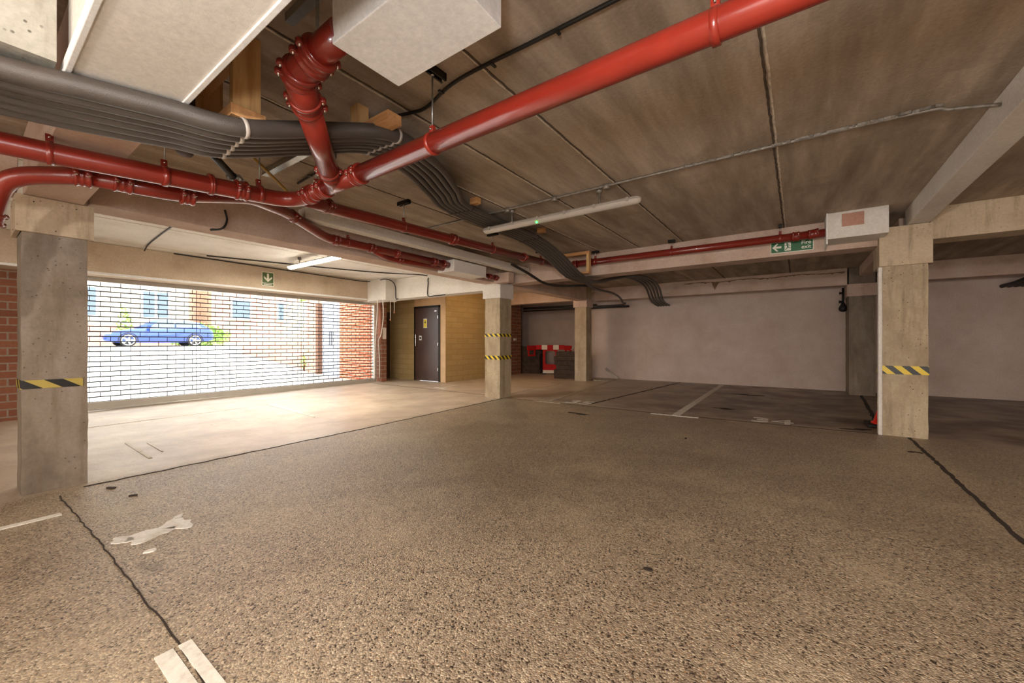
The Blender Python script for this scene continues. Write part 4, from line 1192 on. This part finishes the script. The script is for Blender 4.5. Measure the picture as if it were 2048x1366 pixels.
# dark bicycle at the far right edge (mostly out of the picture)
t = thing('bicycle', 'dark bicycle leaning at the far right edge, only its saddle and wheel edge showing', 'bicycle')
wc = [(3.62 + 0.0, 10.35, 0.34), (4.60, 10.55, 0.34)]
for c in wc:
    ring = [(c[0] + 0.32 * math.cos(a), c[1], c[2] + 0.32 * math.sin(a)) for a in [i * math.pi / 16 for i in range(33)]]
    w_ = MB().tube(ring, 0.018, 8, caps=False).build('wheel', M['tyre'], t)
    sp = MB()
    for k in range(14):
        a = k * 2 * math.pi / 14
        sp.tube([c, (c[0] + 0.31 * math.cos(a), c[1], c[2] + 0.31 * math.sin(a))], 0.0012, 4)
    sp.build('spokes', M['galv'], w_)
mb = MB()
for a, b in (((3.62, 10.35, 0.34), (3.80, 10.42, 0.78)), ((3.62, 10.35, 0.34), (4.02, 10.45, 0.30)), ((3.80, 10.42, 0.70), (4.02, 10.45, 0.30)), ((4.02, 10.45, 0.30), (4.45, 10.52, 0.72)), ((3.80, 10.42, 0.70), (4.45, 10.52, 0.76)), ((4.42, 10.52, 0.85), (4.60, 10.55, 0.34))):
    mb.tube([a, b], 0.016, 8)
mb.build('frame', M['black_flat'], t)
MB().tube([(3.66, 10.38, 0.83), (3.74, 10.40, 0.82), (3.95, 10.43, 0.81)], [0.06, 0.05, 0.018], 12).build('saddle', M['black_flat'], t)
MB().tube([(4.42, 10.30, 0.92), (4.42, 10.52, 0.88), (4.42, 10.75, 0.92)], 0.014, 8).build('handlebar', M['black_flat'], t)

# ------------------------------------------------------------------ outside the gate
gp = [(-9.62, -0.06), (-11.0, -0.02), (-14, 0.10), (-17, 0.38), (-20, 0.62), (-26, 0.87), (-60, 1.0)]
mb = MB(); V = []
for x, z in gp:
    V += [(x, -40, z), (x, 45, z), (x, -40, z - 0.3), (x, 45, z - 0.3)]
F = []
for i in range(len(gp) - 1):
    a, b = 4 * i, 4 * i + 4
    F += [(a, b, b + 1, a + 1), (a, a + 2, b + 2, b), (a + 1, b + 1, b + 3, a + 3)]
mb.add(V, F)
struct(mb.build('ground', M['asphalt']))
def gz(x):
    for (x0, z0), (x1, z1) in zip(gp[:-1], gp[1:]):
        if x <= x0 and x >= x1:
            return z0 + (z1 - z0) * (x0 - x) / (x0 - x1)
    return 1.0
t = tag(bx(-11.4, -9.72, 6.86, 7.1, -0.2, 4.2).build('side_wall', M['brick_out']), 'orange brick wall outside, just right of the grille', 'wall')
t = thing('outdoor_door', 'pale blue double door outside seen through the grille', 'door')
bx(-12.55, -11.42, 6.96, 7.05, -0.1, 2.6).build('door_leaf', M['pale_grey_door'], t)
mb = MB()
for x in (-11.9, -12.02):
    mb.tube(fillet([(x, 6.96, 1.0), (x, 6.90, 1.0), (x, 6.90, 1.42), (x, 6.96, 1.42)], 0.02), 0.012, 8)
mb.build('pull_handle', M['dark_metal'], t)
tag(bx(-12.82, -12.66, 6.88, 7.04, -0.1, 2.35).build('gate_post', M['brown_post']), 'brown post outside standing at the left of the pale blue door', 'post')
tag(bx(-13.6, -12.84, 6.98, 7.1, -0.05, 4.0).build('side_wall', M['low_wall']), 'pinkish brick return outside, left of the brown post', 'wall')
mb = MB()
mb.add([(-13.6, 7.3, -0.1), (-19.7, 7.3, 0.3), (-19.7, 7.3, 1.12), (-13.6, 7.3, 1.12), (-13.6, 7.52, -0.1), (-19.7, 7.52, 0.3), (-19.7, 7.52, 1.12), (-13.6, 7.52, 1.12)],
       [(0, 1, 2, 3), (4, 7, 6, 5), (3, 2, 6, 7), (0, 3, 7, 4), (1, 5, 6, 2)])
t = thing('garden_wall', 'low pink brick wall beside the driveway outside', 'wall')
mb.build('brickwork', M['low_wall'], t)
bx(-19.72, -13.58, 7.28, 7.54, 1.12, 1.17).build('coping', M['splash'], t)
tag(bx(-19.6, -13.6, 9.0, 9.3, 0.2, 2.9).build('rendered_house_wall', M['render_cream']), 'cream rendered wall outside above the low pink wall', 'wall')
tag(bx(-30.5, -30.2, -14, 24, 0.85, 2.0).build('street_wall', M['low_wall']), 'reddish brick wall across the street behind the blue car', 'wall')
# house across the street
h = thing('house', 'cream house across the street with dark paired windows', 'building')
bx(-40, -34.5, -12, 9.5, 0.9, 11).build('wall', M['render_cream'], h)
for y in (-8.5, -3.5, 1.0, 3.6, 7.0):
    for z in (2.6, 6.2):
        w_ = bx(-34.5, -34.42, y, y + 1.5, z, z + 1.9).build('window', M['white_plastic'], h)
        m_ = MB(); m_.box(-34.44, -34.40, y + 0.12, y + 0.68, z + 0.12, z + 1.78); m_.box(-34.44, -34.40, y + 0.82, y + 1.38, z + 0.12, z + 1.78)
        m_.build('pane', M['glass_dark'], w_)
bx(-34.5, -33.6, -2.2, -0.9, 0.9, 3.6).build('porch', M['low_wall'], h)
h = thing('house', 'pinkish brick house across the street at the right', 'building')
bx(-40, -35.0, 11.0, 26, 0.9, 9).build('wall', M['low_wall'], h)
for y in (12.2, 15.5, 19):
    w_ = bx(-35.0, -34.92, y, y + 1.4, 2.8, 4.4).build('window', M['white_plastic'], h)
    bx(-34.94, -34.9, y + 0.12, y + 1.28, 2.92, 4.28).build('pane', M['glass_dark'], w_)
def bush(name, label, c, s, n, seed, cat='bush', trunk=0.0):
    rr = random.Random(seed)
    t = thing(name, label, cat)
    mb = MB()
    for k in range(n):
        th = rr.uniform(0, 6.28); ph = math.acos(rr.uniform(-1, 1)); q = rr.uniform(0.55, 1) 
        p = Vector((c[0] + s[0] * q * math.sin(ph) * math.cos(th), c[1] + s[1] * q * math.sin(ph) * math.sin(th), c[2] + s[2] * q * math.cos(ph)))
        a = Vector((rr.uniform(-1, 1), rr.uniform(-1, 1), rr.uniform(-1, 1))).normalized(); b = a.orthogonal().normalized()
        L = 0.10 * (max(s) ** 0.5) * rr.uniform(0.7, 1.4)
        mb.add([p, p + (a + b) * L * 0.5, p + a * L * 1.3, p + (a - b) * L * 0.5], [(0, 1, 2, 3)])
    mb.build('foliage', M['leaf'], t)
    if trunk:
        MB().tube([(c[0], c[1], trunk), (c[0] + 0.03, c[1], c[2])], 0.02 + 0.03 * s[2], 8).build('stem', M['brown_post'], t)
    return t
bush('hedge', 'bright green hedge across the street right of the blue car', (-29.3, 8.6, 1.45), (0.5, 1.6, 0.75), 900, 1, 'hedge')
bush('street_tree', 'light green tree outside, showing high above the cream wall', (-18.5, 10.2, 3.3), (1.8, 0.6, 0.5), 900, 2, 'tree', 0.5)
bush('young_plant', 'small green plant at the foot of the low pink wall', (-13.9, 7.05, 0.42), (0.12, 0.12, 0.22), 60, 3, 'plant', -0.02)
bush('climbing_plant', 'dark green plant across the street behind the blue car boot', (-29.7, 5.4, 1.9), (0.25, 0.35, 1.2), 200, 5, 'plant', 0.9)

# cars
def car(label, cx_, cy_, z, L, H, W, paint, name='parked_car', flip=1):
    t = thing(name, label, 'car')
    # side profile; u along length 0..1 (front first), v height 0..1
    body = [(0.0, 0.22), (0.015, 0.40), (0.05, 0.50), (0.16, 0.58), (0.27, 0.64), (0.36, 0.66), (0.60, 0.68), (0.80, 0.70), (0.93, 0.72), (0.985, 0.60), (1.0, 0.42), (0.99, 0.24), (0.9, 0.16), (0.5, 0.13), (0.1, 0.14)]
    cabin = [(0.25, 0.62), (0.40, 0.93), (0.47, 0.985), (0.60, 1.0), (0.75, 0.975), (0.86, 0.90), (0.965, 0.68)]
    def P(u, v, s, tuck=0.0):
        return (cx_ + s * (W / 2 - tuck), cy_ + flip * (u - 0.5) * L, z + v * H)
    def loft(poly, tucks, nm, mat):
        V = []; n = len(poly)
        cols = [(-1, tucks[1]), (-1, tucks[0]), (1, tucks[0]), (1, tucks[1])]
        cxm_ = sum(p[0] for p in poly) / n; cym_ = sum(p[1] for p in poly) / n
        for s, tk in cols:
            inset = 1.0 if abs(tk - tucks[0]) > 1e-9 or tucks[0] == tucks[1] else 1.0
            for (u, v) in poly:
                k = 0.97 if tk == tucks[0] and False else 1.0
                V.append(P(u, v, s, tk(u, v)))
        return V
    def shell(poly, tuckfn, nm, mat, inset=0.03):
        n = len(poly); V = []
        cu = sum(p[0] for p in poly) / n; cv = sum(p[1] for p in poly) / n
        rings = [(-1, 0.0, 0.94), (-1, 0.05, 1.0), (1, 0.05, 1.0), (1, 0.0, 0.94)]
        for s, tk, sc in rings:
            for (u, v) in poly:
                uu, vv = cu + (u - cu) * sc, cv + (v - cv) * sc
                V.append(P(uu, vv, s, tuckfn(vv) + tk))
        F = [tuple(range(n)), tuple(3 * n + i for i in reversed(range(n)))]
        for r_ in range(3):
            for i in range(n):
                j = (i + 1) % n
                F.append((r_ * n + i, (r_ + 1) * n + i, (r_ + 1) * n + j, r_ * n + j))
        m = MB().add(V, F, True)
        return m.build(nm, mat, t)
    shell(body, lambda v: 0.0, 'body', paint)
    shell(cabin, lambda v: max(0, (v - 0.62)) * 0.62, 'cabin', paint)
    g = [(0.37, 0.69), (0.46, 0.93), (0.60, 0.955), (0.60, 0.70)]
    g2 = [(0.615, 0.70), (0.615, 0.955), (0.74, 0.93), (0.84, 0.86), (0.87, 0.72)]
    for gg in (g, g2):
        for s in (-1, 1):
            m = MB()
            n = len(gg)
            V = [P(u, v, s, max(0, (v - 0.62)) * 0.62 - 0.006) for u, v in gg] + [P(u, v, s, max(0, (v - 0.62)) * 0.62 + 0.03) for u, v in gg]
            m.add(V, [tuple(range(n)), tuple(n + i for i in reversed(range(n)))] + [(i, (i + 1) % n, n + (i + 1) % n, n + i) for i in range(n)])
            m.build('side_window', M['glass_dark'], t)
    rw = 0.225 * H
    for u in (0.185, 0.80):
        for s in (-1, 1):
            c = Vector(P(u, 0, s)); c.z = z + rw
            w_ = MB().lathe(c - Vector((s * 0.19, 0, 0)), (s, 0, 0), [(0, rw * 0.7), (0.01, rw * 0.97), (0.04, rw), (0.17, rw), (0.205, rw * 0.95), (0.205, rw * 0.74), (0.18, rw * 0.70)], 28).build('wheel', M['tyre'], t)
            hub = MB().lathe(c + Vector((s * 0.0, 0, 0)), (s, 0, 0), [(0, 0.06), (0.025, 0.05)], 14)
            for k in range(5):
                a = k * 2 * math.pi / 5
                d = Vector((0, math.cos(a), math.sin(a)))
                n_ = Vector((0, -math.sin(a), math.cos(a)))
                q = c + Vector((s * 0.012, 0, 0))
                hub.add([q + n_ * 0.04, q - n_ * 0.04, q + d * rw * 0.72 - n_ * 0.03, q + d * rw * 0.72 + n_ * 0.03], [(0, 1, 2, 3)])
            hub.tube([c + Vector((s * 0.012, rw * 0.74 * math.cos(a_), rw * 0.74 * math.sin(a_))) for a_ in [i * math.pi / 14 for i in range(29)]], 0.018, 6, caps=False)
            hub.build('alloy_rim', M['white_plastic'], w_)
            arch = MB().tube([c + Vector((s * -0.003, rw * 1.12 * math.cos(a_), rw * 1.12 * math.sin(a_))) for a_ in [i * math.pi / 14 for i in range(-1, 16)]], 0.022, 6)
            arch.build('wheel_arch', M['black_flat'], t)
    for s in (-1, 1):
        MB().obox(P(0.36, 0.72, s, -0.09), 0.08, 0.06, 0.05).build('wing_mirror', paint, t)
    for s in (-1, 1):
        MB().obox(P(0.035, 0.46, s, 0.18), 0.16, 0.07, 0.05).build('headlight', M['white_plastic'], t)
    return t
car('blue hatchback parked outside, seen through the grille', -27.6, 6.35, gz(-26.5), 4.35, 1.42, 1.75, M['car_blue'])
car('pale silver car nose at the left, beyond the blue car bonnet', -27.6, 1.25, gz(-26.5), 4.3, 1.45, 1.75, M['car_silver'], flip=-1)

# ------------------------------------------------------------------ put every thing's origin at its base
bpy.context.view_layer.update()
def mesh_descend(o):
    out = []
    for c in o.children:
        if c.type == 'MESH': out.append(c)
        out += mesh_descend(c)
    return out
for o in list(COL.objects):
    if o.parent is None and o.type == 'EMPTY':
        ms = mesh_descend(o)
        pts = [v.co for m in ms for v in m.data.vertices]
        if not pts: continue
        x0 = min(p.x for p in pts); x1 = max(p.x for p in pts)
        y0 = min(p.y for p in pts); y1 = max(p.y for p in pts)
        z0 = min(p.z for p in pts)
        base = Vector(((x0 + x1) / 2, (y0 + y1) / 2, z0))
        o.location = base
        for m in ms:
            m.data.transform(Matrix.Translation(-base))
        if '_base' in o: del o['_base']
    elif o.parent is None and o.type == 'MESH':
        pts = [v.co for v in o.data.vertices]
        x0 = min(p.x for p in pts); x1 = max(p.x for p in pts)
        y0 = min(p.y for p in pts); y1 = max(p.y for p in pts)
        z0 = min(p.z for p in pts)
        base = Vector(((x0 + x1) / 2, (y0 + y1) / 2, z0))
        o.location = base
        def sh(q):
            q.data.transform(Matrix.Translation(-base))
            for c in q.children: sh(c)
        sh(o)
